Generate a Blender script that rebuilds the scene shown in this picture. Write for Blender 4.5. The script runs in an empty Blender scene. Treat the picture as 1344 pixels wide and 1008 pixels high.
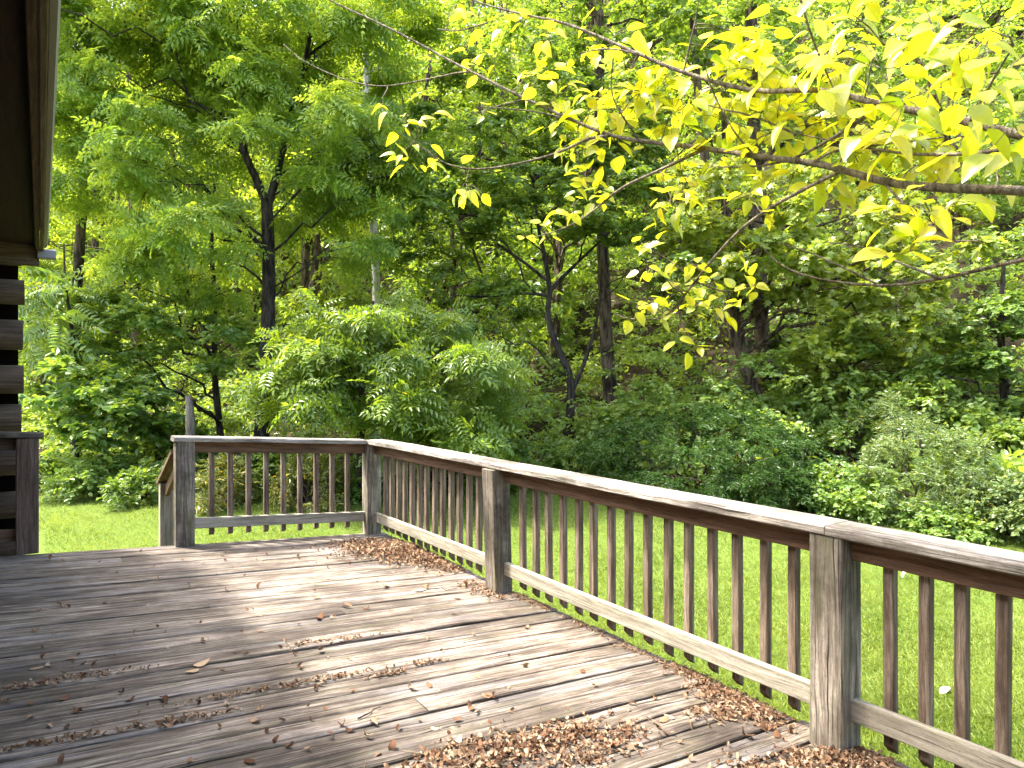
import bpy, math, random
import numpy as np
from mathutils import Vector

# ------------------------------------------------------------------ camera, sky, sun, exposure
SC = bpy.context.scene
COL = SC.collection
CAMZ = 2.2
F = 900.0                                   # focal length in photo pixels (1344 wide)
cam_d = bpy.data.cameras.new('camera')
cam = bpy.data.objects.new('camera', cam_d); COL.objects.link(cam)
cam.location = (0, 0, CAMZ); cam.rotation_euler = (math.radians(90), 0, 0)
cam_d.sensor_width = 36; cam_d.lens = 36 * F / 1344
cam_d.clip_start = 0.05; cam_d.clip_end = 1000
cam_d.dof.use_dof = True; cam_d.dof.focus_distance = 5.0; cam_d.dof.aperture_fstop = 8
SC.camera = cam

SUN_EL = math.radians(62)
SUN_H = Vector((-0.975, 0.22, 0)).normalized()
SUN_V = Vector((SUN_H.x * math.cos(SUN_EL), SUN_H.y * math.cos(SUN_EL), math.sin(SUN_EL)))
w = bpy.data.worlds.new('World'); SC.world = w; w.use_nodes = True
nt = w.node_tree
bg = nt.nodes['Background']
sky = nt.nodes.new('ShaderNodeTexSky'); sky.sky_type = 'NISHITA'; sky.sun_disc = False
sky.sun_elevation = SUN_EL; sky.sun_rotation = math.atan2(SUN_H.x, SUN_H.y)
sky.air_density = 1.0; sky.dust_density = 5.0; sky.ozone_density = 0.4
nt.links.new(sky.outputs[0], bg.inputs[0]); bg.inputs[1].default_value = 0.15
sl = bpy.data.lights.new('sun', 'SUN'); sl.energy = 2.15; sl.angle = math.radians(4.0); sl.color = (1, 0.965, 0.90)
so = bpy.data.objects.new('sun', sl); COL.objects.link(so)
so.rotation_euler = SUN_V.to_track_quat('Z', 'Y').to_euler()
SC.view_settings.view_transform = 'Standard'; SC.view_settings.look = 'None'
SC.view_settings.gamma = 1; SC.view_settings.exposure = 2.88
SC.render.engine = 'CYCLES'
cy = SC.cycles
cy.max_bounces = 7; cy.diffuse_bounces = 4; cy.glossy_bounces = 2; cy.transmission_bounces = 5
cy.sample_clamp_indirect = 6
try:
    cy.use_denoising = True
    cy.denoising_input_passes = 'RGB_ALBEDO_NORMAL'
except Exception:
    pass

R = np.random.default_rng(11)
random.seed(5)

# ------------------------------------------------------------------ coordinates
TH = math.radians(34.5); CT, ST = math.cos(TH), math.sin(TH)
def xy(s, t):                                # s: across the deck (towards the railing), t: along the railing
    return (s * CT - t * ST, s * ST + t * CT)
def zd(s, t):                                # the settled deck falls away from the house
    return 0.899 - 0.063 * s + 0.007 * t
def P(s, t, h=0.0):
    x, y = xy(s, t); return np.array((x, y, zd(s, t) + h))
def at(px, py, Z):                           # where a photo point lies at depth Z
    return np.array(((px - 672) / F * Z, Z, CAMZ + (504 - py) / F * Z))
def deck_st(px, py):
    u, v = (px - 672) / F, (504 - py) / F
    Z = 3.0
    for _ in range(30):
        s = u * Z * CT + Z * ST; t = -u * Z * ST + Z * CT
        Z = (zd(s, t) - CAMZ) / v
    return u * Z * CT + Z * ST, -u * Z * ST + Z * CT

EDX = np.array([-40, -13, -9.4, -6.2, -4.3, -2, 0, 2.2, 3.4, 5.2, 6.9, 9, 14, 40])
EDY = np.array([20, 15.5, 13.8, 12.0, 11.0, 12.2, 12.6, 11.6, 10.7, 9.7, 9.0, 8.2, 6, -4])
def edge(x): return np.interp(x, EDX, EDY)
def gz(x, y):                                # ground height: lawn, then the wooded hillside
    x = np.asarray(x, float); y = np.asarray(y, float)
    d = y - edge(x)
    sl_ = 0.58 + 0.26 / (1 + np.exp(-(x - 1.0) / 3.0))
    h = sl_ * 2.2 * np.log1p(np.exp(np.clip((d - 4.5) / 2.2, -20, 60)))
    bump = 0.12 * np.sin(x * 1.3 + 0.5) * np.sin(y * 1.1) + 0.25 * np.sin(x * .43 + 2) * np.sin(y * .37 + 1)
    return h + bump * np.clip((d - 0.5) / 3, 0, 1) + 0.02 * np.sin(x * .9) * np.sin(y * .7)

# ------------------------------------------------------------------ node helpers
def new_mat(name):
    m = bpy.data.materials.new(name); m.use_nodes = True
    t = m.node_tree; t.nodes.clear()
    out = t.nodes.new('ShaderNodeOutputMaterial')
    return m, t, out
def N(t, kind, ins=None, **props):
    n = t.nodes.new('ShaderNode' + kind)
    for k, v in props.items(): setattr(n, k, v)
    for k, v in (ins or {}).items():
        s = n.inputs[k]
        if isinstance(v, bpy.types.NodeSocket): t.links.new(v, s)
        else: s.default_value = v
    return n
def mul(t, a, b, op='MULTIPLY'):
    return N(t, 'Math', {0: a, 1: b}, operation=op).outputs[0]
def mixc(t, fac, a, b, blend='MIX'):
    n = t.nodes.new('ShaderNodeMix'); n.data_type = 'RGBA'; n.blend_type = blend
    for idx, v in ((0, fac), (6, a), (7, b)):
        s = n.inputs[idx]
        if isinstance(v, bpy.types.NodeSocket): t.links.new(v, s)
        else: s.default_value = v if idx == 0 else (tuple(v) + (1,) if len(v) == 3 else v)
    return n.outputs[2]
def ramp(t, fac, stops):
    n = N(t, 'ValToRGB', {0: fac}); e = n.color_ramp.elements
    while len(e) < len(stops): e.new(0.5)
    for i, (p, c) in enumerate(stops):
        e[i].position = p
        e[i].color = (c, c, c, 1) if isinstance(c, (int, float)) else tuple(c) + (1,)
    return n.outputs[0]
def noise(t, vec, scale, detail=4, rough=0.55):
    return N(t, 'TexNoise', {'Vector': vec, 'Scale': scale, 'Detail': detail, 'Roughness': rough}).outputs[0]
def mapped(t, vec, sc):
    return N(t, 'Mapping', {'Vector': vec, 'Scale': sc}).outputs[0]

def wood_mat(name, dark, mid, light, algae=0.0, bump=0.35, rough=0.85, stain=(0.05, 0.035, 0.025), stain_amt=0.5, blue=0.0, crack=0.5, mildew=0.0):
    dark, mid, light, stain = [tuple(a * b for a, b in zip(c, (.84, .785, .715))) for c in (dark, mid, light, stain)]
    m, t, out = new_mat(name)
    uv = N(t, 'UVMap').outputs[0]
    isl = N(t, 'NewGeometry').outputs['Random Per Island']
    warp = noise(t, mapped(t, uv, (2.2, 9, 1)), 1.0, 2)
    uvw = N(t, 'VectorMath', {0: uv, 1: N(t, 'CombineXYZ', {1: mul(t, warp, 0.05)}).outputs[0]}, operation='ADD').outputs[0]
    fine = noise(t, mapped(t, uvw, (11, 240, 1)), 1.0, 6, 0.7)
    band = noise(t, mapped(t, uvw, (2.2, 48, 1)), 1.0, 5, 0.66)
    blotch = noise(t, mapped(t, uv, (2.4, 9, 1)), 1.0, 5, 0.62)
    speck = noise(t, mapped(t, uv, (55, 110, 1)), 1.0, 4, 0.75)
    g = N(t, 'Math', {0: mul(t, fine, 0.42), 1: mul(t, band, 0.58)}, operation='ADD').outputs[0]
    col = ramp(t, g, [(0.37, dark), (0.49, mid), (0.61, light)])
    isv = N(t, 'Math', {0: mul(t, isl, 0.55), 1: 0.72}, operation='ADD').outputs[0]
    col = mixc(t, 1.0, col, N(t, 'CombineColor', {0: isv, 1: isv, 2: isv}).outputs[0], 'MULTIPLY')
    sm = ramp(t, blotch, [(0.46, 0.0), (0.66, 1.0)])
    col = mixc(t, mul(t, sm, stain_amt), col, stain)
    sp = ramp(t, speck, [(0.53, 0.0), (0.68, 1.0)])
    col = mixc(t, mul(t, sp, 0.42), col, (0.035, 0.03, 0.026))
    if mildew:
        gp = N(t, 'NewGeometry').outputs['Position']
        mn = noise(t, mapped(t, gp, (1, 1, 1)), 1.5, 6, 0.68)
        mfac = mul(t, ramp(t, mn, [(0.43, 0.0), (0.62, 1.0)]), N(t, 'Math', {0: mul(t, fine, 1.5), 1: 0.28}, operation='ADD').outputs[0])
        col = mixc(t, mul(t, mfac, mildew), col, (0.035, 0.026, 0.020))
    if algae:
        an = noise(t, mapped(t, uv, (1.6, 14, 1)), 1.3, 4, 0.6)
        col = mixc(t, mul(t, ramp(t, an, [(0.48, 0.0), (0.68, 1.0)]), algae), col, (0.13, 0.145, 0.05))
    if blue:
        bn = noise(t, mapped(t, uv, (1.3, 10, 1)), 0.8, 3, 0.6)
        col = mixc(t, mul(t, ramp(t, bn, [(0.52, 0.0), (0.66, 1.0)]), blue), col, (0.30, 0.31, 0.33))
    ck = noise(t, mapped(t, uvw, (1.7, 150, 1)), 1.0, 2, 0.5)
    ckm = ramp(t, ck, [(0.34, 1.0), (0.41, 0.0)])
    col = mixc(t, mul(t, ckm, crack), col, (0.02, 0.016, 0.013))
    hgt = N(t, 'Math', {0: g, 1: mul(t, ckm, 0.8)}, operation='SUBTRACT').outputs[0]
    bp = N(t, 'Bump', {'Height': hgt, 'Strength': bump, 'Distance': 0.01})
    b = N(t, 'BsdfPrincipled', {'Base Color': col, 'Roughness': rough, 'Normal': bp.outputs[0]})
    b.inputs['Specular IOR Level'].default_value = 0.25
    t.links.new(b.outputs[0], out.inputs[0])
    return m

def leaf_mat(name, c1, c2, tr=0.45, tboost=(1.9, 1.6, 0.6), gloss=0.05, odd=None, odd_at=0.97, grough=0.38, clump=0.7):
    m, t, out = new_mat(name)
    isl = N(t, 'NewGeometry').outputs['Random Per Island']
    oc = N(t, 'TexCoord').outputs['Object']
    big = noise(t, oc, clump, 2)
    f = N(t, 'Math', {0: mul(t, isl, 0.55), 1: mul(t, N(t, 'Math', {0: big, 1: 0.22}, operation='SUBTRACT').outputs[0], 0.9)}, operation='ADD').outputs[0]
    col = ramp(t, f, [(0.12, c1), (0.75, c2)])
    if odd:
        col = mixc(t, ramp(t, isl, [(odd_at, 0.0), (min(odd_at + 0.01, 1), 1.0)]), col, odd)
    tc = mixc(t, 1.0, col, tboost, 'MULTIPLY')
    d = N(t, 'BsdfDiffuse', {'Color': col}); tr_ = N(t, 'BsdfTranslucent', {'Color': tc})
    mx = N(t, 'MixShader', {0: tr, 1: d.outputs[0], 2: tr_.outputs[0]})
    gl = N(t, 'BsdfGlossy', {'Color': (1, 1, 1, 1), 'Roughness': grough})
    m2 = N(t, 'MixShader', {0: gloss, 1: mx.outputs[0], 2: gl.outputs[0]})
    t.links.new(m2.outputs[0], out.inputs[0])
    return m

def bark_mat(name, c1, c2, sc=9):
    m, t, out = new_mat(name)
    oc = N(t, 'TexCoord').outputs['Object']
    n = noise(t, mapped(t, oc, (sc, sc, sc * 0.22)), 1.0, 6, 0.65)
    big = noise(t, oc, 1.6, 3)
    col = ramp(t, N(t, 'Math', {0: mul(t, n, 0.7), 1: mul(t, big, 0.3)}, operation='ADD').outputs[0], [(0.42, c1), (0.58, c2)])
    bp = N(t, 'Bump', {'Height': n, 'Strength': 1.0, 'Distance': 0.06})
    b = N(t, 'BsdfPrincipled', {'Base Color': col, 'Roughness': 0.9, 'Normal': bp.outputs[0]})
    b.inputs['Specular IOR Level'].default_value = 0.2
    t.links.new(b.outputs[0], out.inputs[0]); return m

M = {}
M['deck'] = wood_mat('weathered_deck_wood', (0.045, 0.034, 0.026), (0.19, 0.162, 0.137), (0.46, 0.415, 0.37), algae=0.16, stain_amt=0.8, stain=(0.06, 0.043, 0.033), blue=0.2, bump=1.0, crack=1.0, mildew=0.72)
M['post'] = wood_mat('weathered_post_wood', (0.085, 0.068, 0.05), (0.25, 0.225, 0.19), (0.52, 0.49, 0.43), algae=0.4, mildew=0.85, crack=.95, bump=.7, stain_amt=0.7, stain=(0.06, 0.045, 0.035))
M['cap'] = wood_mat('silvery_cap_wood', (0.11, 0.095, 0.075), (0.40, 0.385, 0.355), (0.68, 0.66, 0.62), algae=0.22, stain_amt=0.55, bump=0.9, crack=1.0, mildew=0.7)
M['rail'] = wood_mat('grey_rail_wood', (0.15, 0.14, 0.11), (0.32, 0.31, 0.26), (0.46, 0.45, 0.39), algae=0.28, stain_amt=0.3)
M['brown'] = wood_mat('brown_rail_wood', (0.06, 0.032, 0.018), (0.14, 0.085, 0.05), (0.22, 0.15, 0.10), stain_amt=0.5, stain=(0.035, 0.02, 0.013))
M['balus'] = wood_mat('baluster_wood', (0.065, 0.046, 0.032), (0.17, 0.133, 0.098), (0.34, 0.29, 0.23), stain_amt=0.7, stain=(0.04, 0.022, 0.013))
M['darkwood'] = wood_mat('dark_stained_wood', (0.03, 0.018, 0.011), (0.075, 0.048, 0.03), (0.13, 0.09, 0.06), stain_amt=0.5, stain=(0.02, 0.013, 0.01))
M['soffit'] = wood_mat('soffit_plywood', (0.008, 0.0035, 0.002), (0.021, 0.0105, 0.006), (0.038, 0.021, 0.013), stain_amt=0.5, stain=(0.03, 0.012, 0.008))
M['log'] = wood_mat('log_wood', (0.04, 0.028, 0.018), (0.075, 0.056, 0.039), (0.135, 0.104, 0.073), crack=.7, stain_amt=0.6, stain=(0.04, 0.03, 0.022), bump=0.6)
M['fascia'] = wood_mat('fascia_wood', (0.045, 0.033, 0.021), (0.115, 0.095, 0.062), (0.19, 0.165, 0.115), stain_amt=0.4)
M['bark'] = bark_mat('dark_bark', (0.008, 0.006, 0.005), (0.065, 0.052, 0.04), 14)
M['bark_brown'] = bark_mat('brown_bark', (0.022, 0.015, 0.010), (0.15, 0.11, 0.075), 13)
M['snag'] = bark_mat('weathered_dead_wood', (0.07, 0.055, 0.042), (0.24, 0.21, 0.17), 10)
M['bark_pale'] = bark_mat('pale_bark', (0.16, 0.15, 0.13), (0.48, 0.46, 0.42), 5)
M['twig'] = bark_mat('twig_bark', (0.11, 0.085, 0.055), (0.34, 0.285, 0.20), 40)
# leaves
M['walnut'] = leaf_mat('walnut_leaf', (0.117, 0.242, 0.040), (0.281, 0.389, 0.065), 0.52, gloss=0.03)
M['walnut_low'] = leaf_mat('young_walnut_leaf', (0.085, 0.17, 0.018), (0.17, 0.255, 0.028), 0.5, gloss=0.035, odd=(0.45, 0.36, 0.02), odd_at=0.994)
M['yellowgreen'] = leaf_mat('yellow_green_leaf', (0.125, 0.22, 0.026), (0.245, 0.335, 0.05), 0.55, gloss=0.03)
M['darkgreen'] = leaf_mat('dark_green_leaf', (0.063, 0.140, 0.022), (0.143, 0.223, 0.034), 0.45, gloss=0.028)
M['maple'] = leaf_mat('maple_leaf', (0.147, 0.233, 0.032), (0.293, 0.362, 0.055), 0.5, gloss=0.04)
M['shrub'] = leaf_mat('shrub_leaf', (0.078, 0.173, 0.030), (0.188, 0.279, 0.054), 0.45, gloss=0.028)
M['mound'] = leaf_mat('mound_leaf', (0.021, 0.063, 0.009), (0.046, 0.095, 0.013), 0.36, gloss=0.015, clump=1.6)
M['greygreen'] = leaf_mat('grey_green_leaf', (0.071, 0.130, 0.033), (0.143, 0.198, 0.059), 0.4, gloss=0.028, odd=(0.5, 0.36, 0.03), odd_at=0.993)
M['frond'] = leaf_mat('frond_leaf', (0.091, 0.191, 0.043), (0.183, 0.276, 0.065), 0.42, gloss=0.06)
M['goldenrod'] = leaf_mat('weed_leaf', (0.08, 0.13, 0.02), (0.19, 0.20, 0.03), 0.4, gloss=0.04, odd=(0.5, 0.36, 0.03), odd_at=0.95)
M['forest'] = leaf_mat('forest_leaf', (0.095, 0.189, 0.028), (0.232, 0.340, 0.055), 0.55, gloss=0.03, clump=0.16)
M['under'] = leaf_mat('undergrowth_leaf', (0.094, 0.193, 0.036), (0.251, 0.348, 0.065), 0.5, gloss=0.028, clump=0.5)
M['dogwood'] = leaf_mat('yellowing_leaf', (0.30, 0.35, 0.022), (0.47, 0.47, 0.05), 0.6, tboost=(1.5, 1.5, 0.8), gloss=0.07, odd=(0.30, 0.09, 0.02), odd_at=0.975, grough=0.3, clump=6)
def yellow_leaf_mat():
    m, t, out = new_mat('yellowing_leaf')
    isl = N(t, 'NewGeometry').outputs['Random Per Island']
    uv = N(t, 'UVMap').outputs[0]; sx = N(t, 'SeparateXYZ', {0: uv})
    ay = mul(t, sx.outputs[1], 0.0, 'ABSOLUTE')
    col = ramp(t, isl, [(0.0, (0.22, 0.32, 0.017)), (0.2, (0.39, 0.43, 0.02)), (0.7, (0.54, 0.53, 0.028)), (1.0, (0.63, 0.54, 0.04))])
    rib = ramp(t, ay, [(0.006, 1.0), (0.016, 0.0)])
    sv = N(t, 'Math', {0: mul(t, N(t, 'Math', {0: sx.outputs[0], 1: mul(t, ay, 1.1)}, operation='SUBTRACT').outputs[0], 8.0), 1: 1.0}, operation='MODULO').outputs[0]
    side = ramp(t, mul(t, sv, 0.0, 'ABSOLUTE'), [(0.06, 1.0), (0.2, 0.0)])
    vein = N(t, 'Math', {0: rib, 1: mul(t, side, 0.55)}, operation='MAXIMUM').outputs[0]
    col = mixc(t, mul(t, vein, 0.35), col, (0.20, 0.24, 0.015))
    off = N(t, 'CombineXYZ', {0: mul(t, isl, 91.0), 1: mul(t, isl, 37.0)}).outputs[0]
    nv = N(t, 'VectorMath', {0: uv, 1: off}, operation='ADD').outputs[0]
    bl = noise(t, nv, 2.6, 4)
    col = mixc(t, ramp(t, bl, [(0.655, 0.0), (0.70, 1.0)]), col, (0.26, 0.09, 0.018))
    col = mixc(t, mul(t, ramp(t, noise(t, nv, 1.4, 3), [(0.4, 0.0), (0.7, 1.0)]), 0.35), col, (0.20, 0.30, 0.012))
    tc = mixc(t, 1.0, col, (1.5, 1.45, 0.6), 'MULTIPLY')
    d = N(t, 'BsdfDiffuse', {'Color': col}); tr_ = N(t, 'BsdfTranslucent', {'Color': tc})
    mx = N(t, 'MixShader', {0: 0.6, 1: d.outputs[0], 2: tr_.outputs[0]})
    gl = N(t, 'BsdfGlossy', {'Color': (1, 1, 1, 1), 'Roughness': 0.35})
    m2 = N(t, 'MixShader', {0: 0.045, 1: mx.outputs[0], 2: gl.outputs[0]})
    t.links.new(m2.outputs[0], out.inputs[0]); return m
M['dogwood'] = yellow_leaf_mat()
M['grass'] = leaf_mat('grass_blade', (0.083, 0.146, 0.022), (0.216, 0.270, 0.062), 0.4, tboost=(1.5, 1.4, 0.7), gloss=0.008, clump=0.9)

def dry_mat(name, stops):
    m, t, out = new_mat(name)
    isl = N(t, 'NewGeometry').outputs['Random Per Island']
    oc = N(t, 'TexCoord').outputs['Object']
    oi = N(t, 'ObjectInfo').outputs['Random']
    f = N(t, 'Math', {0: N(t, 'Math', {0: isl, 1: oi}, operation='ADD').outputs[0], 1: 1.0}, operation='MODULO').outputs[0]
    col = ramp(t, f, stops)
    col = mixc(t, mul(t, noise(t, oc, 60, 3), 0.5), col, (0.10, 0.045, 0.02))
    d = N(t, 'BsdfDiffuse', {'Color': col}); tr_ = N(t, 'BsdfTranslucent', {'Color': col})
    mx = N(t, 'MixShader', {0: 0.2, 1: d.outputs[0], 2: tr_.outputs[0]})
    t.links.new(mx.outputs[0], out.inputs[0]); return m
M['dry'] = dry_mat('dry_leaf', [(0.0, (0.05, 0.028, 0.018)), (0.25, (0.16, 0.092, 0.056)), (0.55, (0.27, 0.175, 0.108)), (0.8, (0.35, 0.255, 0.165)), (1.0, (0.42, 0.345, 0.24))])
M['drytan'] = dry_mat('tan_leaf', [(0.0, (0.50, 0.36, 0.22)), (1.0, (0.60, 0.45, 0.28))])

def plain(name, c, rough=0.6, sc=30, var=0.25):
    m, t, out = new_mat(name)
    oc = N(t, 'TexCoord').outputs['Object']
    n = noise(t, oc, sc, 5)
    col = mixc(t, mul(t, n, var), c, tuple(v * 0.45 for v in c))
    b = N(t, 'BsdfPrincipled', {'Base Color': col, 'Roughness': rough})
    t.links.new(b.outputs[0], out.inputs[0]); return m
M['gutter'] = plain('painted_gutter', (0.27, 0.265, 0.21), 0.5, 9, 0.35)
M['zinc'] = plain('grey_metal', (0.20, 0.20, 0.21), 0.5)
M['roof'] = plain('roof_shingle', (0.10, 0.09, 0.085), 0.9, 12)
M['white'] = plain('white_scrap', (0.8, 0.8, 0.76), 0.7)
M['dark'] = plain('gap_shade', (0.006, 0.0045, 0.0035), 1.0)  # near-black colour stands in for shade between the logs
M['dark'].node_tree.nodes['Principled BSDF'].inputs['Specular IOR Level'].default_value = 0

def ground_mat(name, a, b, c, s1):
    m, t, out = new_mat(name)
    oc = N(t, 'TexCoord').outputs['Object']
    n1 = noise(t, oc, s1, 6, 0.65); n2 = noise(t, oc, 0.35, 3)
    col = ramp(t, n1, [(0.35, a), (0.5, b), (0.68, c)])
    col = mixc(t, mul(t, n2, 0.5), col, a)
    bp = N(t, 'Bump', {'Height': n1, 'Strength': 0.7, 'Distance': 0.06})
    p = N(t, 'BsdfPrincipled', {'Base Color': col, 'Roughness': 0.95, 'Normal': bp.outputs[0]})
    p.inputs['Specular IOR Level'].default_value = 0.1
    t.links.new(p.outputs[0], out.inputs[0]); return m
M['soil'] = ground_mat('forest_floor', (0.025, 0.019, 0.012), (0.055, 0.040, 0.025), (0.05, 0.07, 0.018), 5)
M['lawn'] = ground_mat('lawn_turf', (0.06, 0.098, 0.014), (0.088, 0.128, 0.02), (0.12, 0.155, 0.03), 14)

# ------------------------------------------------------------------ object helpers
def tag(o, label=None, cat=None, group=None, kind=None):
    for k, v in (('label', label), ('category', cat), ('group', group), ('kind', kind)):
        if v: o[k] = v
    return o
def empty(name, loc, label=None, cat=None, group=None):
    o = bpy.data.objects.new(name, None); COL.objects.link(o)
    o.location = Vector([float(v) for v in loc]); o.empty_display_size = 0.2
    return tag(o, label, cat, group)
def link(name, me, parent=None, loc=None):
    o = bpy.data.objects.new(name, me); COL.objects.link(o)
    if parent is not None: o.parent = parent
    if loc is not None: o.location = Vector([float(v) for v in loc])
    return o
def mesh_np(name, V, faces, mats, smooth=False, uv=None):
    """V (n,3); faces: list of (array (k,m), material index)"""
    me = bpy.data.meshes.new(name)
    V = np.asarray(V, np.float32)
    me.vertices.add(len(V)); me.vertices.foreach_set('co', V.ravel())
    loops = np.concatenate([f.ravel() for f, _ in faces]).astype(np.int32)
    tot = np.concatenate([np.full(len(f), f.shape[1], np.int32) for f, _ in faces])
    mi = np.concatenate([np.full(len(f), i, np.int32) for f, i in faces])
    st = np.concatenate([[0], np.cumsum(tot)[:-1]]).astype(np.int32)
    me.loops.add(len(loops)); me.loops.foreach_set('vertex_index', loops)
    me.polygons.add(len(tot)); me.polygons.foreach_set('loop_start', st); me.polygons.foreach_set('loop_total', tot)
    me.polygons.foreach_set('material_index', mi)
    me.polygons.foreach_set('use_smooth', np.full(len(tot), smooth))
    for m in mats: me.materials.append(m)
    if uv is not None:
        l = me.uv_layers.new(name='UVMap'); l.data.foreach_set('uv', np.asarray(uv, np.float32).ravel())
    me.update(calc_edges=True); me.validate()
    return me

class Beams:
    """Timber members: chamfered rectangular sections swept along their grain, with UVs in metres."""
    def __init__(s): s.V = []; s.F = []; s.U = []; s.n = 0
    def add(s, p0, p1, wdt, hgt, up=(0, 0, 1), seg=6, ch=0.004, warp=0.0, cut0=0.0, cut1=0.0, skew=0.0):
        p0 = np.array(p0, float); p1 = np.array(p1, float)
        d = p1 - p0; L = np.linalg.norm(d); d /= L
        up = np.array(up, float); side = np.cross(d, up); side /= np.linalg.norm(side); up = np.cross(side, d)
        a, b = wdt / 2, hgt / 2
        pr = [(-a + ch, -b), (a - ch, -b), (a, -b + ch), (a, b - ch), (a - ch, b), (-a + ch, b), (-a, b - ch), (-a, -b + ch)]
        vc = [0]
        for i in range(8):
            q, r = pr[i], pr[(i + 1) % 8]; vc.append(vc[-1] + math.hypot(r[0] - q[0], r[1] - q[1]))
        ou, ov = random.uniform(0, 50), random.uniform(0, 50)
        rings = []
        w1, w2 = random.uniform(-1, 1) * warp, random.uniform(-1, 1) * warp
        ph = random.uniform(0, 6)
        for k in range(seg + 1):
            f = k / seg
            off = side * (w1 * math.sin(math.pi * f)) + up * (w2 * math.sin(math.pi * f) + 0.25 * warp * math.sin(7 * f + ph))
            for (x, y) in pr:
                u = f * L
                if k == 0: u += cut0 * (y / b + 1) / 2
                if k == seg: u -= cut1 * (y / b + 1) / 2
                s.V.append(p0 + d * (u + (skew * x)) + side * x + up * y + off)
            rings.append(s.n + k * 8)
        for k in range(seg):
            for i in range(8):
                j = (i + 1) % 8
                s.F.append((rings[k] + i, rings[k] + j, rings[k + 1] + j, rings[k + 1] + i))
                u0, u1 = ou + k / seg * L, ou + (k + 1) / seg * L
                s.U += [(u0, ov + vc[i]), (u0, ov + vc[i + 1]), (u1, ov + vc[i + 1]), (u1, ov + vc[i])]
        for r, rev in ((rings[0], True), (rings[-1], False)):
            idx = list(range(8)); idx = idx[::-1] if rev else idx
            s.F.append(tuple(r + i for i in idx))
            s.U += [(ou + pr[i][0] * 0.3, ov + 5 + pr[i][1]) for i in idx]
        s.n = len(s.V)
        return s
    def build(s, name, mat, parent=None):
        me = bpy.data.meshes.new(name)
        me.from_pydata([tuple(v) for v in s.V], [], s.F)
        l = me.uv_layers.new(name='UVMap'); l.data.foreach_set('uv', np.array(s.U, np.float32).ravel())
        me.materials.append(mat); me.update()
        if parent is not None:                 # vertices are in world space; the parent carries only a translation
            o = np.array(parent.matrix_world.translation if parent.parent else parent.location)
            me.vertices.foreach_set('co', (np.array(s.V) - o).astype(np.float32).ravel()); me.update()
        return link(name, me, parent)

def tube_arrays(pts, rad, sides=7, ring_noise=0.0):
    pts = np.asarray(pts, float); n = len(pts)
    tg = np.gradient(pts, axis=0); tg /= np.linalg.norm(tg, axis=1, keepdims=True) + 1e-9
    ref = np.array([0.31, 0.9, 0.2]); 
    V = []
    for i in range(n):
        a = np.cross(tg[i], ref); a /= np.linalg.norm(a) + 1e-9; b = np.cross(tg[i], a)
        th = np.linspace(0, 2 * np.pi, sides, endpoint=False)
        r = rad[i] * (1 + ring_noise * R.uniform(-1, 1, sides))
        V.append(pts[i] + np.outer(np.cos(th) * r, a) + np.outer(np.sin(th) * r, b))
    V = np.concatenate(V)
    i = np.arange(n - 1)[:, None] * sides; j = np.arange(sides)[None]; j2 = (j + 1) % sides
    Fq = np.stack([i + j, i + j2, i + sides + j2, i + sides + j], -1).reshape(-1, 4)
    return V, Fq
class Tubes:
    def __init__(s): s.V = []; s.F = []; s.n = 0
    def add(s, pts, rad, sides=7, rn=0.0):
        v, f = tube_arrays(pts, rad, sides, rn); s.V.append(v); s.F.append(f + s.n); s.n += len(v)
    def mesh(s, name, mat, origin=(0, 0, 0)):
        return mesh_np(name, np.concatenate(s.V) - np.array(origin), [(np.concatenate(s.F), 0)], [mat], True)
def smooth_path(pts, n=24):
    pts = np.asarray(pts, float)
    for _ in range(3):
        q = pts[:-1] * 0.75 + pts[1:] * 0.25; r = pts[:-1] * 0.25 + pts[1:] * 0.75
        pts = np.concatenate([pts[:1], np.stack([q, r], 1).reshape(-1, pts.shape[1]), pts[-1:]])
    return pts

# ------------------------------------------------------------------ leaf templates and batches
RH_V = np.array([(0, 0, 0), (.45, -.27, .07), (1, 0, -.08), (.45, .27, .07)]); RH_F = np.array([(0, 1, 2), (0, 2, 3)])
HX_V = np.array([(0, 0, 0), (.3, -.3, .06), (.72, -.24, .03), (1, 0, -.1), (.72, .24, .03), (.3, .3, .06)]); HX_F = np.array([(0, 1, 2, 3), (0, 3, 4, 5)])
NR_V = np.array([(0, 0, 0), (.4, -.15, .03), (1, 0, -.12), (.4, .15, .03)])
def lobed():
    out = [(0, 0, 0)]
    spec = [(0.12, .30), (.30, .52), (.36, .26), (.72, .46), (.66, .18), (1.05, 0)]
    v = [(0, 0, 0)] + [(x, -y, -.10 * y) for x, y in spec] + [(x, y, -.10 * y) for x, y in spec[:-1][::-1]]
    v.append((.45, 0, .05)); c = len(v) - 1
    f = [(c, i, (i + 1) % c) for i in range(c)]
    return np.array(v), np.array(f)
LB_V, LB_F = lobed()
def pinnate(npair=5, ll=0.33, droop=0.35, rach=True):
    V, Fc = [], []
    def leaflet(o, d, L):
        d = d / np.linalg.norm(d); s = np.cross((0, 0, 1), d); s /= np.linalg.norm(s); nn = np.cross(d, s)
        b = len(V)
        for v in RH_V * np.array((1, .74, 1)): V.append(o + L * (v[0] * d + v[1] * s + v[2] * nn))
        for f in RH_F: Fc.append(tuple(b + f))
    for k in range(npair):
        u = 0.18 + 0.78 * k / (npair - 1)
        o = np.array((u, 0, -droop * u * u))
        L = ll * (1 - 0.35 * abs(u - 0.5))
        for sg in (-1, 1): leaflet(o, np.array((.45, sg, -0.28)), L)
    leaflet(np.array((1, 0, -droop)), np.array((1, 0, -droop * 1.6)), ll)
    return np.array(V), np.array(Fc)
PN_V, PN_F = pinnate()
PF_V, PF_F = pinnate(9, .24, .45)

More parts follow.
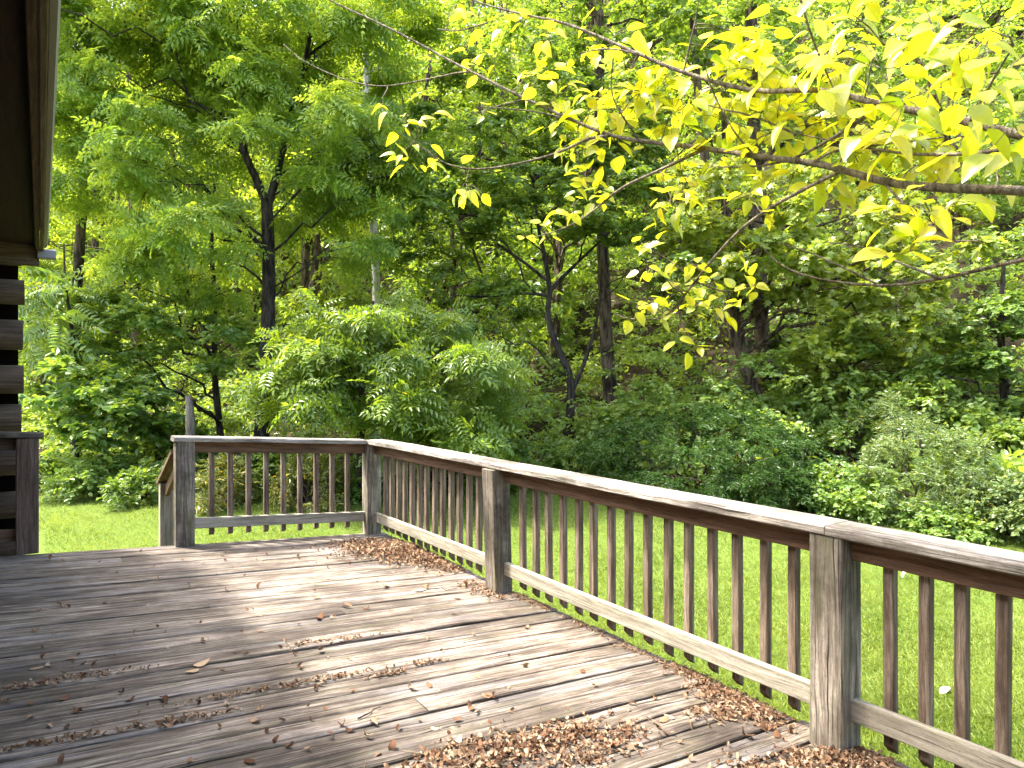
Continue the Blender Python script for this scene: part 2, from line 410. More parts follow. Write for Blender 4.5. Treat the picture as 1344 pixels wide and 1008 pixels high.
def unit(a): return a / (np.linalg.norm(a, axis=-1, keepdims=True) + 1e-9)
def place_leaves(tv, tf, pos, dr, nr, size):
    dr = unit(dr); sd = unit(np.cross(nr, dr)); nn = np.cross(dr, sd)
    tv = tv[None, :, :]
    V = (pos[:, None, :] + size[:, None, None] * (tv[..., 0:1] * dr[:, None] + tv[..., 1:2] * sd[:, None] + tv[..., 2:3] * nn[:, None]))
    n, k = len(pos), tv.shape[1]
    Fc = (tf[None] + (np.arange(n) * k)[:, None, None]).reshape(-1, tf.shape[1])
    return V.reshape(-1, 3), Fc

def sprays(cen, rad, flat=0.55, T=8, L=8, out=None, droop=0.35, ndir=0.5, lift=0.0):
    """leafy twigs radiating from clump centres: leaf positions, directions, normals"""
    n = len(cen)
    td = R.normal(size=(n, T, 3)); td[..., 2] = td[..., 2] * flat + lift
    if out is not None: td += 0.8 * out[:, None, :]
    td = unit(td)
    ln = rad[:, None] * R.uniform(0.55, 1.15, (n, T))
    u = (np.arange(L)[None, None] + R.uniform(0, 1, (n, T, L))) / L
    u = 0.15 + 0.85 * u
    pos = cen[:, None, None] + td[:, :, None] * (ln[..., None] * u)[..., None]
    pos[..., 2] -= droop * ln[..., None] * u ** 2
    pos += R.normal(size=pos.shape) * 0.05 * rad[:, None, None, None]
    sgn = np.where(np.arange(L) % 2 == 0, 1.0, -1.0)[None, None, :, None]
    sd = unit(np.cross(td, np.array((0, 0, 1.0))))[:, :, None]
    dr = td[:, :, None] * 0.7 + sd * sgn * 0.8 + R.normal(size=pos.shape) * 0.3
    dr[..., 2] -= droop
    nr = np.array((-.2, -.35, .9)) + R.normal(size=pos.shape) * ndir
    tips = cen[:, None] + td * ln[..., None]; tips[..., 2] -= droop * ln
    return pos.reshape(-1, 3), dr.reshape(-1, 3), unit(nr.reshape(-1, 3)), tips

def limb(p0, p1, sag=0.15, n=7, wob=0.06):
    p0 = np.array(p0, float); p1 = np.array(p1, float)
    L = np.linalg.norm(p1 - p0); f = np.linspace(0, 1, n)[:, None]
    pts = p0 + (p1 - p0) * f
    pts[:, 2] += (np.sin(f * np.pi) * sag * L)[:, 0]
    j = R.normal(size=(n, 3)) * wob * L * np.sin(f * np.pi)
    return pts + j

def make_tree(name, label, cat, trunks, clumps, crad, leaf, lsize, lmat, bark, T=8, L=8, flat=0.5, droop=0.35,
              ndir=0.65, group=None, limb_r=0.02, dens=1.0, twigs=True, crown_name='crown', sag=0.1, attach=0.55, trunk_sides=10):
    """trunks: list of (points (n,3), radii); clumps (m,3) foliage clump centres"""
    base = np.array(trunks[0][0][0], float)
    root = empty(name, base, label, cat, group)
    tb = Tubes(); lb = Tubes(); tp, trd = [], []
    for pts, rad in trunks:
        sp = smooth_path(np.column_stack([pts, rad]))
        tb.add(sp[:, :3], sp[:, 3], trunk_sides, 0.05); tp.append(sp[:, :3]); trd.append(sp[:, 3])
    tp = np.concatenate(tp); trd = np.concatenate(trd)
    clumps = np.asarray(clumps, float)
    crad = np.broadcast_to(np.asarray(crad, float), (len(clumps),))
    outv = np.zeros_like(clumps); mp, mr = [], []
    step = 6 if len(clumps) > 24 else 2
    order = [i for i in range(len(clumps)) if i % step == 0] + [i for i in range(len(clumps)) if i % step]
    for i in order:
        c = clumps[i]; main = i % step == 0
        cand, cr_ = (tp, trd) if main or not mp else (np.concatenate(mp + [tp]), np.concatenate(mr + [trd]))
        h = np.linalg.norm(cand[:, :2] - c[:2], axis=1)
        cost = np.abs(cand[:, 2] - (c[2] - (attach if main else .2) * h)) + (0.35 if main else .8) * h
        k = int(np.argmin(cost)); a = cand[k]
        outv[i] = unit(np.append(c[:2] - a[:2], 0.15)) if np.linalg.norm(c[:2] - a[:2]) > 1e-4 else (0, 0, 1)
        d = np.linalg.norm(c - a)
        r0 = min(cr_[k] * 0.7, limb_r * ((1.0 + 0.4 * d) if main else (.45 + .15 * d)))
        pts = limb(a, c, sag, 9 if main else 6, .05); rr = np.linspace(r0, max(0.005, r0 * 0.2), len(pts))
        lb.add(pts, rr, 6 if main else 4)
        if main:
            mp.append(pts[2:]); mr.append(rr[2:])
    T = int(round(T * 1.35 * dens)); L = int(round(L * 1.25))
    pos, dr, nr, tips = sprays(clumps, crad, flat, T, L, outv, droop, ndir)
    if twigs:
        for i in range(len(clumps)):
            for tpnt in tips[i][::2]:
                lb.add(limb(clumps[i], tpnt, 0.04, 4, 0.03), np.array([.007, .005, .004, .002]), 3)
    tv, tf = leaf
    V, Fc = place_leaves(tv, tf, pos, dr, nr, lsize * R.uniform(0.65, 1.2, len(pos)))
    for v, f in zip(lb.V, lb.F): tb.V.append(v); tb.F.append(f + tb.n)
    link('trunk', tb.mesh('trunk', bark, base), root)
    link(crown_name, mesh_np(crown_name, V - base, [(Fc, 0)], [lmat]), root)
    return root

def ell(n, c, r, inner=0.45, zmin=-1.0, seed=None):
    rg = R if seed is None else np.random.default_rng(seed)
    d = rg.normal(size=(n * 3, 3)); d = unit(d); d = d[d[:, 2] > zmin][:n]
    u = rg.uniform(inner ** 3, 1, len(d)) ** (1 / 3)
    return np.array(c) + d * u[:, None] * np.array(r)

# ------------------------------------------------------------------ ground, lawn, grass
def grid(x0, x1, nx, y0, y1, ny, zoff, keep=None, warpx=None):
    X, Y = np.meshgrid(np.linspace(x0, x1, nx), np.linspace(y0, y1, ny))
    Z = gz(X, Y) + zoff
    V = np.stack([X, Y, Z], -1).reshape(-1, 3)
    i = np.arange(ny - 1)[:, None] * nx; j = np.arange(nx - 1)[None]
    Fq = np.stack([i + j, i + j + 1, i + nx + j + 1, i + nx + j], -1).reshape(-1, 4)
    if keep is not None:
        c = V[Fq].mean(1); Fq = Fq[keep(c)]
        u, inv = np.unique(Fq, return_inverse=True); V = V[u]; Fq = inv.reshape(Fq.shape)
    return V, Fq
V, Fq = grid(-160, 160, 241, -60, 150, 221, -0.004)
tag(link('ground', mesh_np('ground', V, [(Fq, 0)], [M['soil']], True)), kind='structure')
V, Fq = grid(-40, 26, 200, -30, 24, 200, 0.03, lambda c: (c[:, 1] < edge(c[:, 0]) + 0.9))
tag(link('lawn', mesh_np('lawn', V, [(Fq, 0)], [M['lawn']], True)), kind='structure')
def grass():
    n = 330000
    Z = 1.2 / R.uniform(1.2 / 16.5, 1.2 / 2.6, n) ** 1.0
    u = R.uniform(-0.86, 0.86, n); x = u * Z; y = Z
    x2 = R.uniform(-2, 9, 30000); y2 = R.uniform(-1, 6, 30000); x = np.append(x, x2); y = np.append(y, y2)
    s = x * CT + y * ST; t = -x * ST + y * CT
    k = (y < edge(x) + 0.4 + R.normal(size=len(x)) * 0.25) & ~((s > -3) & (s < 2.72) & (t < 6.2)) & ~((s < 0.05) & (t < 12))
    x, y = x[k], y[k]; n = len(x)
    dist = np.hypot(x, y)
    pos = np.stack([x, y, gz(x, y) + 0.028], -1)
    a = R.uniform(0, 6.283, n); ln = R.uniform(.3, 1.0, n)
    dr = np.stack([np.cos(a) * ln, np.sin(a) * ln, np.full(n, 0.8)], -1)
    nr = np.stack([-np.cos(a), -np.sin(a), ln], -1)
    size = R.uniform(0.035, 0.085, n) * (0.75 + 0.035 * dist)
    size *= .92 + .2 * np.sin(x * 2.1 + 1.7 * np.sin(y * 1.3)) * np.sin(y * 2.4 + 1.2 * np.sin(x * 1.1))
    tv = np.array([(0, -.055, 0), (0, .055, 0), (.55, .045, -.02), (1, 0, -.16), (.55, -.045, -.02)])
    tf = np.array([(0, 1, 2, 4), (4, 2, 3, 3)])[:1]
    V = place_leaves(tv, np.array([(0, 1, 2, 3, 4)]), pos, dr, nr, size)
    tag(link('grass', mesh_np('grass', V[0], [(V[1], 0)], [M['grass']])), 'short sunlit green grass of the lawn below the deck', 'grass', kind='stuff')
grass()

# ------------------------------------------------------------------ the deck
def deck():
    b = Beams(); t = -2.6; k = 0
    W = 0.139
    while t < 6.08:
        wd = W + random.uniform(-.004, .004)
        gap = random.choice([.006, .008, .009, .011, .014, .019])
        tc = t + wd / 2
        fan = -0.035 * (1 - tc / 6.2)
        s0, s1 = -0.36, 2.735 + random.uniform(-.015, .012)
        joint = None
        if k % 3 == 1: joint = random.uniform(0.4, 1.9)
        cuts = [s0, s1] if joint is None else [s0, joint, s1]
        for a, c in zip(cuts[:-1], cuts[1:]):
            dz = random.uniform(-.003, .002); tilt = random.uniform(-.025, .025)
            p0 = P(a + .002, tc + fan * (a - 1.2), -0.019 + dz); p1 = P(c - .002, tc + fan * (c - 1.2), -0.019 + dz)
            side = np.array((-ST, CT, 0.0))
            b.add(p0, p1, wd, .038, up=np.array((0, 0, 1.0)) + side * tilt, seg=10, ch=.005, warp=.004)
        t += wd + gap; k += 1
    root = empty('deck', P(1.2, 2.0, -.9))
    root['kind'] = 'structure'
    b.build('decking', M['deck'], root)
    j = Beams()
    j.add(P(2.70, -2.6, -.14), P(2.70, 6.2, -.14), .038, .185)
    j.add(P(-.36, 6.19, -.14), P(2.68, 6.19, -.14), .038, .185)
    for tt in np.arange(-2.4, 6.1, .42): j.add(P(-.34, tt, -.15), P(2.67, tt, -.15), .038, .18)
    j.build('joist', M['darkwood'], root)
    for (s, tt) in ((2.6, 1.5), (2.6, 3.95), (2.6, 6.05), (1.0, 6.05), (.1, 6.05), (2.6, -1)):
        p = P(s, tt, -.24); q = p.copy(); q[2] = float(gz(p[0], p[1])) - .1
        Beams().add(q, p, .14, .14, up=(CT, ST, 0)).build('support_post', M['post'], root)
    return root
deck()

# ------------------------------------------------------------------ railings
PW = 0.14; HP = 0.85
QV = np.array((CT, ST, 0.0)); RV = np.array((-ST, CT, 0.0))
def railing(name, label, posts, axis, balus, post_mats=None, cap_over=(0.08, 0.08), leans=None):
    """posts: list of (s,t) of post centres in order; axis 's' or 't': direction of the run. Returns the railing thing."""
    root = empty(name, P(posts[0][0], posts[0][1], 0), label, 'railing', 'weathered railings round the deck')
    for i, (s, t) in enumerate(posts):
        ln = (leans or {}).get(i, (0, 0))
        p0 = P(s, t, 0.0); p1 = P(s, t, HP) + QV * ln[0] + RV * ln[1]
        o = Beams().add(p0, p1, PW + random.uniform(-.003, .003), PW, up=QV, seg=10, ch=.007, warp=.002).build('post', M['post'], root)
    cv = QV if axis == 't' else -RV          # the direction pointing out of the deck is +QV on the long side, +RV on the far side
    outv = QV if axis == 't' else RV
    for i in range(len(posts) - 1):
        (s0, t0), (s1, t1) = posts[i], posts[i + 1]
        a = P(s0, t0); c = P(s1, t1); d = unit(c - a)
        d2 = np.array(d)
        inner = PW / 2 + .001
        off_r = outv * (-.005 + .019); off_b = outv * (-.005 + .038 + .019)
        A = a + d * inner; C_ = c - d * inner
        Beams().add(A + off_r + (0, 0, HP - .046), C_ + off_r + (0, 0, HP - .046), .037, .088, seg=10, warp=.004).build('top_rail', M['brown'], root)
        Beams().add(A + off_r + (0, 0, .165), C_ + off_r + (0, 0, .165), .037, .088, seg=10, warp=.005).build('bottom_rail', M['rail'], root)
        n = balus[i]
        Ltot = np.linalg.norm(C_ - A); step = Ltot / (n + 1)
        for k in range(n):
            q = A + d * step * (k + 1 + random.uniform(-.04, .04)) + off_b
            lx = random.uniform(-.006, .006)
            Beams().add(q + (0, 0, .035 + random.uniform(-.008, .008)), q + (0, 0, HP - .004) + d * lx,   .040, .038, up=-outv if axis == 't' else -outv,
                        seg=5, ch=.003, warp=.002, cut0=-0.0 + .036).build('baluster', M['balus'], root)
        o0 = cap_over[0] if i == 0 else 0.0; o1 = cap_over[1] if i == len(posts) - 2 else 0.0
        hh = HP + .021
        bend = outv * .018
        Beams().add(a - d * (o0 - .002) + bend + (0, 0, hh), c + d * (o1 - .002) + bend + (0, 0, hh), .187, .040, seg=14, ch=.006, warp=.006).build('cap_rail', M['cap'], root)
    return root
h = PW / 2
pD = (2.576 + h, 1.4755 + h); pC = (2.569 + h, 3.931 + h); pB = (2.53 + h, 6.075 + h); pA = (.8975 + h, 6.075 + h); pL = (-.011 - h, 6.172 + h)
pE = (2.58 + h, -.98)
railing('deck_railing', 'long weathered railing down the right side of the deck, lawn below it', [pB, pC, pD, pE], 't', [14, 15, 18], cap_over=(-.0, .08), leans={1: (-.03, .0)})
def far_railing():
    # the far run meets the corner post of the long railing: only its own left post is built
    root = empty('deck_railing', P(*pA), 'short railing across the far end of the deck, nine balusters, beside the stair opening', 'railing', 'weathered railings round the deck')
    Beams().add(P(*pA), P(*pA, HP), PW, PW, up=QV, seg=10, ch=.007).build('post', M['post'], root)
    a = P(*pA); c = P(*pB); d = unit(c - a); outv = RV
    A = a + d * (h + .001); C_ = c - d * (h + .003)
    r1 = outv * .014; r2 = outv * .052
    Beams().add(A + r1 + (0, 0, HP - .046), C_ + r1 + (0, 0, HP - .046), .037, .088, warp=.003).build('top_rail', M['brown'], root)
    Beams().add(A + r1 + (0, 0, .175), C_ + r1 + (0, 0, .165), .037, .088, warp=.004).build('bottom_rail', M['rail'], root)
    for k in range(9):
        q = A + d * (np.linalg.norm(C_ - A) * (k + 1) / 10) + r2
        Beams().add(q + (0, 0, .06 + random.uniform(-.01, .01)), q + (0, 0, HP - .004),   .040, .038, up=-outv, seg=5, ch=.003, cut0=.02).build('baluster', M['balus'], root)
    Beams().add(a - d * .085 + outv * .015 + (0, 0, HP + .021), c - d * .082 + outv * .015 + (0, 0, HP + .021), .187, .04, seg=12, ch=.006, warp=.004).build('cap_rail', M['cap'], root)
far_railing()
def left_railing():
    root = empty('deck_railing', P(*pL), 'short dark railing stub between the log corner and the stair opening', 'railing', 'weathered railings round the deck')
    Beams().add(P(*pL), P(*pL, HP), PW + .004, PW, up=QV, seg=10, ch=.007).build('post', M['darkpost'], root)
    a = P(*pL); c = P(-.62, pL[1]); d = unit(c - a); outv = RV
    A = a + d * (h + .001); r1 = outv * .014; r2 = outv * .052
    Beams().add(A + r1 + (0, 0, HP - .046), c + r1 + (0, 0, HP - .046), .037, .088).build('top_rail', M['darkwood'], root)
    Beams().add(A + r1 + (0, 0, .13), c + r1 + (0, 0, .13), .037, .088).build('bottom_rail', M['brown'], root)
    for k in range(3):
        q = A + d * (.125 + .14 * k) + r2
        Beams().add(q + (0, 0, .05), q + (0, 0, HP - .004),   .040, .038, up=-outv, seg=5, ch=.003, cut0=.02).build('baluster', M['balus'], root)
    Beams().add(a - d * .10 + outv * .015 + (0, 0, HP + .021), c + outv * .015 + (0, 0, HP + .021), .187, .04, seg=8, ch=.006, warp=.003).build('cap_rail', M['post'], root)
M['darkpost'] = wood_mat('dark_post_wood', (0.055, 0.036, 0.026), (0.12, 0.085, 0.065), (0.21, 0.17, 0.14), stain_amt=0.55, stain=(0.03, 0.02, 0.016))
left_railing()
def stairs():
    root = empty('stair', (*xy(.45, 6.5), 0), 'wooden steps going down to the lawn at the far end of the deck', 'stairs')
    z0 = zd(.45, 6.2)
    for k in range(3):
        t0 = 6.36 + k * .28
        for dt in (0, .135):
            a = P(.06, t0 + dt); c = P(.86, t0 + dt)
            a[2] = c[2] = z0 - .20 - .2 * k
            Beams().add(a, c, .13, .038, seg=6, warp=.003).build('tread', M['deck'], root)
    for s in (.07, .85):
        a = P(s, 6.23); a[2] = z0 - .2; c = P(s, 7.2); c[2] = z0 - .88
        Beams().add(a, c, .038, .2).build('stringer', M['darkwood'], root)
    r2 = empty('stair_railing', P(pA[0], 7.15), 'sloping stair handrail on a leaning grey post beyond the far railing', 'handrail')
    p = at(207, 640, 6.4); s_, t_ = .93 + .045, 7.16
    x, y = xy(s_, t_); zt = CAMZ - .93
    zg = float(gz(x, y)) - .1
    Beams().add((x, y, zg), (x, y, zt), .10, .12, up=QV, seg=8, ch=.006).build('post', M['rail'], r2)
    a = P(pA[0] - .02, pA[1] + h + .005, HP - .09); c = np.array((x, y, zt + .035)) + RV * .12; c[2] -= .05
    Beams().add(a, c, .14, .04, seg=6).build('handrail', M['brown'], r2)
    a2 = a - np.array((0, 0, .09)); c2 = c - np.array((0, 0, .09))
    Beams().add(a2, np.array((x, y, zt - .07)) - RV * .06, .037, .088).build('top_rail', M['brown'], r2)
stairs()

# ------------------------------------------------------------------ the log cabin
def log_beam(tb_list, p0, p1, r, mat, parent, name='log'):
    """round log with flat sawn ends and UVs along the grain"""
    p0 = np.array(p0, float); p1 = np.array(p1, float); d = p1 - p0; L = np.linalg.norm(d)
    n = 8; f = np.linspace(0, 1, n)
    pts = p0 + d * f[:, None]; pts[1:-1] += R.normal(size=(n - 2, 3)) * .004
    V, Fq = tube_arrays(pts, r * (1 + R.normal(size=n) * .012), 18, 0.01)
    k = len(V); V = np.concatenate([V, [p0, p1]])
    j = np.arange(18)
    caps = np.concatenate([np.stack([np.full(18, k), (j + 1) % 18, j], -1), np.stack([np.full(18, k + 1), j + (n - 1) * 18, (j + 1) % 18 + (n - 1) * 18], -1)])
    ou = random.uniform(0, 30)
    uv = []
    for q in Fq:
        i0 = q[0] // 18; a0 = q[0] % 18
        for (du, da) in ((0, 0), (0, 1), (1, 1), (1, 0)): uv.append((ou + (i0 + du) / (n - 1) * L, ou + (a0 + da) * r * .35))
    for c in caps:
        for v in c: uv.append((ou + (V[v] - V[c[0]])[2] * .5, ou + 3 + (V[v] - V[c[0]])[0]))
    o = np.array(parent.location)
    me = mesh_np(name, V - o, [(Fq, 0), (caps, 0)], [mat], False, uv)
    ang = np.zeros(len(me.polygons), bool); ang[:len(Fq)] = True
    me.polygons.foreach_set('use_smooth', ang)
    return link(name, me, parent)
def cabin():
    ws = -.36                                   # outer face of the side wall
    root = empty('log_cabin', (*xy(-2.4, 3.0), 0), 'dark log cabin corner with stacked round logs and overhanging eave at the left', 'cabin')
    pitch = 0.318; r = .108
    ct = 6.62                                    # centre line of the gable wall
    # cross logs whose ends stick out past the corner (centre heights from the photo)
    Zc = 5.3
    ys = [328, 382, 439, 498, 549, 607, 664, 721, 775, 829, 880]
    for i, y in enumerate(ys):
        z = CAMZ + (504 - y) / F * Zc
        if z < 0.1: break
        e = [-.125, -.105, -.115, -.11, -.125, -.12, -.12, -.115, -.12, -.12, -.12][i]
        a = (*xy(-4.8, ct), z); c = (*xy(e, ct), z)
        rr = [.112, .098, .118, .112, .108, .105, .105, .105, .105, .105, .105][i]
        log_beam(None, a, c, rr, M['log'], root)
    # side wall logs, half a course lower, running back past the camera
    for i in range(10):
        z = CAMZ + (504 - 355) / F * Zc - i * pitch
        if z < 0.1: break
        log_beam(None, (*xy(ws - r, -3.4), z), (*xy(ws - r, ct + .38), z), .118, M['log'], root)
    zt = CAMZ + 1.02
    # infill panels behind the logs, painted near-black as the shade in the gaps
    Beams().add((*xy(-2.45, ct + .20), 0.0), (*xy(-2.45, ct + .20), zt), .10, 4.60, up=QV).build('shade_infill', M['dark'], root)
    Beams().add((*xy(-.62, 1.6), 0.0), (*xy(-.62, 1.6), zt), 9.9, .10, up=QV).build('shade_infill', M['dark'], root)
    # eave: soffit, rafter end, fascia, gutter
    te = 6.5
    ze = CAMZ + 1.06
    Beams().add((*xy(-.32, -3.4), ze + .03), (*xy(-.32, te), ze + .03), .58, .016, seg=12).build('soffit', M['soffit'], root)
    Beams().add((*xy(.007, -3.4), ze + .055), (*xy(.007, te), ze + .055), .024, .17, seg=10).build('fascia', M['fascia'], root)
    Beams().add((*xy(-.021, -3.4), ze + .0), (*xy(-.021, te + .01), ze + .0), .03, .05, seg=10).build('trim_board', M['darkwood'], root)
    Beams().add((*xy(-.60, te + .02), ze - .02), (*xy(-.008, te + .02), ze - .02), .038, .24, seg=4).build('barge_board', M['fascia'], root)
    # gutter: a trough with a rolled lip
    prof = [(.021, .10), (.021, .0), (.040, -.004), (.048, .03), (.050, .10), (.045, .105), (.043, .035), (.036, .004), (.025, .008), (.025, .10)]
    V, Fc = [], []
    tt = np.linspace(-3.4, te - .08, 12)
    for t in tt:
        for (ds, dz) in prof: V.append((*xy(.0 + ds, t), ze + dz))
    m = len(prof)
    for k in range(len(tt) - 1):
        for i in range(m):
            j = (i + 1) % m; Fc.append((k * m + i, k * m + j, (k + 1) * m + j, (k + 1) * m + i))
    o = np.array(root.location)
    me = bpy.data.meshes.new('gutter'); me.from_pydata([tuple(np.array(v) - o) for v in V], [], Fc + [tuple(range(m))[::-1], tuple((len(tt) - 1) * m + i for i in range(m))]); me.materials.append(M['gutter'])
    g = link('gutter', me, root)
    Beams().add((*xy(-.02, te), ze - .045), (*xy(.10, te), ze - .045), .09, .075, seg=2, ch=.01).build('gutter_outlet', M['zinc'], root)
    # roof slope
    b = Beams()
    a0 = np.array((*xy(-.02, 1.6), ze + .15)); 
    o2 = []
    s0, s1 = .03, -3.2
    V = [(*xy(s0, -3.5), ze + .14), (*xy(s0, te + .1), ze + .14), (*xy(s1, te + .1), ze + 1.9), (*xy(s1, -3.5), ze + 1.9)]
    V += [(x, y, z + .05) for x, y, z in V]
    V2 = [(*xy(s1, -3.5), ze + 1.9), (*xy(s1, te + .1), ze + 1.9), (*xy(-6.4, te + .1), ze + .14), (*xy(-6.4, -3.5), ze + .14)]
    V2 += [(x, y, z + .05) for x, y, z in V2]
    Fb = [(3, 2, 1, 0), (4, 5, 6, 7), (0, 1, 5, 4), (1, 2, 6, 5), (2, 3, 7, 6), (3, 0, 4, 7)]
    me = bpy.data.meshes.new('roof'); me.from_pydata([tuple(np.array(v) - o) for v in V + V2], [], Fb + [tuple(i + 8 for i in f) for f in Fb]); me.materials.append(M['roof'])
    link('roof', me, root)
cabin()

# ------------------------------------------------------------------ trees at the edge of the lawn
def gbase(p):                                # drop a point onto the ground
    p = np.array(p, float); p[2] = float(gz(p[0], p[1])) - 0.08; return p
def trunk_px(pts, Z, r, dz=None, ground=True):
    """trunk centre line through photo points at depth Z; first point is dropped to the ground"""
    out = [at(x, y, Z + (0 if dz is None else dz[i])) for i, (x, y) in enumerate(pts)]
    if ground: 
        b = gbase(out[0]); out = [b] + [o for o in out if o[2] > b[2] + .15]
    r = np.interp(np.linspace(0, 1, len(out)), np.linspace(0, 1, len(r)), r)
    return np.array(out), r
def clumps_px(spec, Z, dz=1.2):
    """spec: list of (px, py, rx, ry, n): foliage masses seen in the photo, spread over a real depth of +-dz metres"""
    out = []
    for (x, y, rx, ry, n) in spec:
        c = at(x, y, Z); rr = np.array((rx / F * Z, dz, ry / F * Z))
        out.append(ell(n, c, rr, 0.2))
    return np.concatenate(out)
RH, HX, LB, PN, PF, NR = (RH_V, RH_F), (HX_V, HX_F), (LB_V, LB_F), (PN_V, PN_F), (PF_V, PF_F), (NR_V, RH_F)

def front_trees():
    # 1 the big forked walnut
    Z = 14.0
    t0 = trunk_px([(341, 690), (342, 600), (347, 500), (352, 420), (353, 340), (350, 262)], Z, [.17, .15, .135, .115])
    tl = trunk_px([(350, 268), (338, 238), (318, 196), (313, 140), (297, 78), (289, 0), (282, -90), (285, -200)], Z, [.085, .07, .055, .045, .025], [0, 0, -.1, -.2, -.3, -.3, -.3, -.2], False)
    tr = trunk_px([(352, 268), (366, 222), (376, 170), (394, 110), (405, 60), (413, 0), (420, -90), (440, -200)], Z, [.085, .065, .05, .035, .02], [0, .1, .2, .4, .5, .5, .6, .6], False)
    cl = clumps_px([(150, 60, 90, 110, 16), (230, 120, 110, 120, 26), (200, 260, 100, 80, 16), (300, 40, 120, 90, 22), (420, 110, 110, 110, 30),
                    (440, 200, 110, 70, 22), (400, 290, 110, 60, 12), (260, 330, 100, 60, 12), (180, -60, 200, 90, 30), (420, -60, 200, 90, 30), (240, 20, 160, 60, 16), (500, 60, 60, 90, 8), (120, 200, 50, 80, 6)], Z, 2.2)
    pxs = 672 + F * cl[:, 0] / cl[:, 1]; pys = 504 - F * (cl[:, 2] - CAMZ) / cl[:, 1]
    tx = np.interp(pys, [-200, 0, 75, 140, 195, 262, 340, 500], [285, 289, 300, 309, 319, 350, 353, 347])
    cl = cl[~((np.abs(pxs - tx - 5) < 42) & (cl[:, 1] < Z + .5) & (pys > 170))]
    make_tree('walnut_tree', 'tall forked tree with dark trunk and feathery bright green leaves behind the far railing', 'tree', [t0, tl, tr], cl, .55, PN, .40,
              M['walnut'], M['bark'], T=7, L=6, flat=.35, droop=.35, group=None, limb_r=.013, dens=.95)
    # 2 the low young walnut in front of it
    Z = 11.8
    t0 = trunk_px([(474, 660), (473, 560), (476, 500), (482, 440), (490, 395)], Z, [.075, .06, .04, .02])
    t1 = trunk_px([(474, 510), (440, 470), (400, 455), (365, 450)], Z, [.035, .02, .012], None, False)
    t2 = trunk_px([(476, 500), (520, 465), (570, 455), (620, 470)], Z, [.035, .02, .012], None, False)
    cl = clumps_px([(400, 470, 60, 30, 9), (450, 450, 60, 35, 10), (540, 440, 60, 40, 12), (620, 480, 50, 45, 12), (560, 520, 80, 40, 14), (450, 510, 60, 35, 9), (390, 515, 35, 35, 5), (630, 550, 45, 40, 9), (540, 575, 60, 30, 7), (500, 415, 40, 18, 3)], Z, 1.3)
    make_tree('young_walnut_tree', 'low young tree with drooping feathery bright green leaves spreading above the corner post', 'tree', [t0, t1, t2], cl, .45, PN, .38,
              M['walnut_low'], M['bark'], T=7, L=5, flat=.3, droop=.32, limb_r=.012, dens=.75, twigs=False)
    # 3 the crooked dark tree
    Z = 15.0
    t0 = trunk_px([(738, 660), (742, 585), (750, 535), (749, 490), (728, 450), (718, 415), (722, 380)], Z, [.12, .10, .075, .055])
    t1 = trunk_px([(722, 384), (716, 340), (706, 300), (700, 240)], Z, [.06, .045, .02], None, False)
    t2 = trunk_px([(722, 382), (740, 362), (768, 335), (800, 305)], Z, [.05, .035, .02], None, False)
    t3 = trunk_px([(748, 520), (766, 480), (782, 430), (790, 380)], Z, [.055, .04, .02], [0, .2, .4, .5], False)
    t4 = trunk_px([(720, 388), (690, 384), (640, 390), (600, 388)], Z, [.04, .03, .015], [0, -.1, -.3, -.4], False)
    cl = clumps_px([(600, 300, 90, 60, 18), (700, 250, 110, 60, 22), (800, 280, 90, 60, 16), (640, 200, 110, 60, 18), (780, 190, 100, 50, 14), (640, 400, 60, 40, 9), (860, 330, 60, 60, 9), (540, 250, 50, 60, 8), (700, 130, 140, 70, 20), (850, 200, 80, 60, 12)], Z, 2.4)
    make_tree('crooked_tree', 'crooked tree with black forked stem and dark green leaves behind the middle of the railing', 'tree', [t0, t1, t2, t3, t4], cl, .55, HX, .115,
              M['darkgreen'], M['bark'], T=9, L=13, flat=.28, droop=.3, limb_r=.014, dens=1.2)
    # 4 straight trunk right of it
    Z = 16.5
    t0 = trunk_px([(806, 560), (801, 520), (796, 450), (793, 380), (790, 300), (788, 200), (786, 60), (785, -100)], Z, [.20, .15, .135, .11])
    cl = clumps_px([(780, 60, 140, 110, 28), (700, 20, 100, 80, 12), (880, 60, 90, 100, 14), (790, -120, 220, 120, 26)], Z, 2.4)
    make_tree('straight_tree', 'tall straight grey brown trunk right of the crooked black tree', 'tree', [t0], cl, .65, HX, .14, M['forest'], M['bark_brown'], T=8, L=11, flat=.35)
    # 5, 6 the two trunks at the foot of the right slope
    Z = 15.5
    t0 = trunk_px([(1000, 560), (992, 530), (980, 490), (970, 450), (966, 420), (950, 340), (930, 250), (915, 120), (905, -60)], Z, [.15, .13, .12, .10, .07])
    cl = clumps_px([(1010, 350, 90, 50, 20), (1110, 360, 100, 60, 28), (1160, 430, 70, 50, 14), (1080, 440, 50, 30, 7), (960, 320, 80, 50, 14), (1180, 320, 90, 60, 18), (1040, 270, 120, 60, 20), (900, 260, 60, 60, 8)], Z - 1.8, 1.6)
    pxs = 672 + F * cl[:, 0] / cl[:, 1]; pys = 504 - F * (cl[:, 2] - CAMZ) / cl[:, 1]
    cl = cl[~((pxs < 1050) & (pys > 385))]
    make_tree('leaning_tree', 'leaning pale brown trunk with drooping light green maple leaves at the foot of the slope', 'tree', [t0], cl, .5, LB, .145, M['maple'], M['bark_brown'], T=8, L=9, flat=.4, droop=.45, limb_r=.02, attach=.2)
    Z = 16.3
    t0 = trunk_px([(1020, 560), (1012, 520), (1004, 470), (998, 420), (996, 330), (990, 200), (985, 0), (985, -120)], Z, [.19, .17, .15, .12])
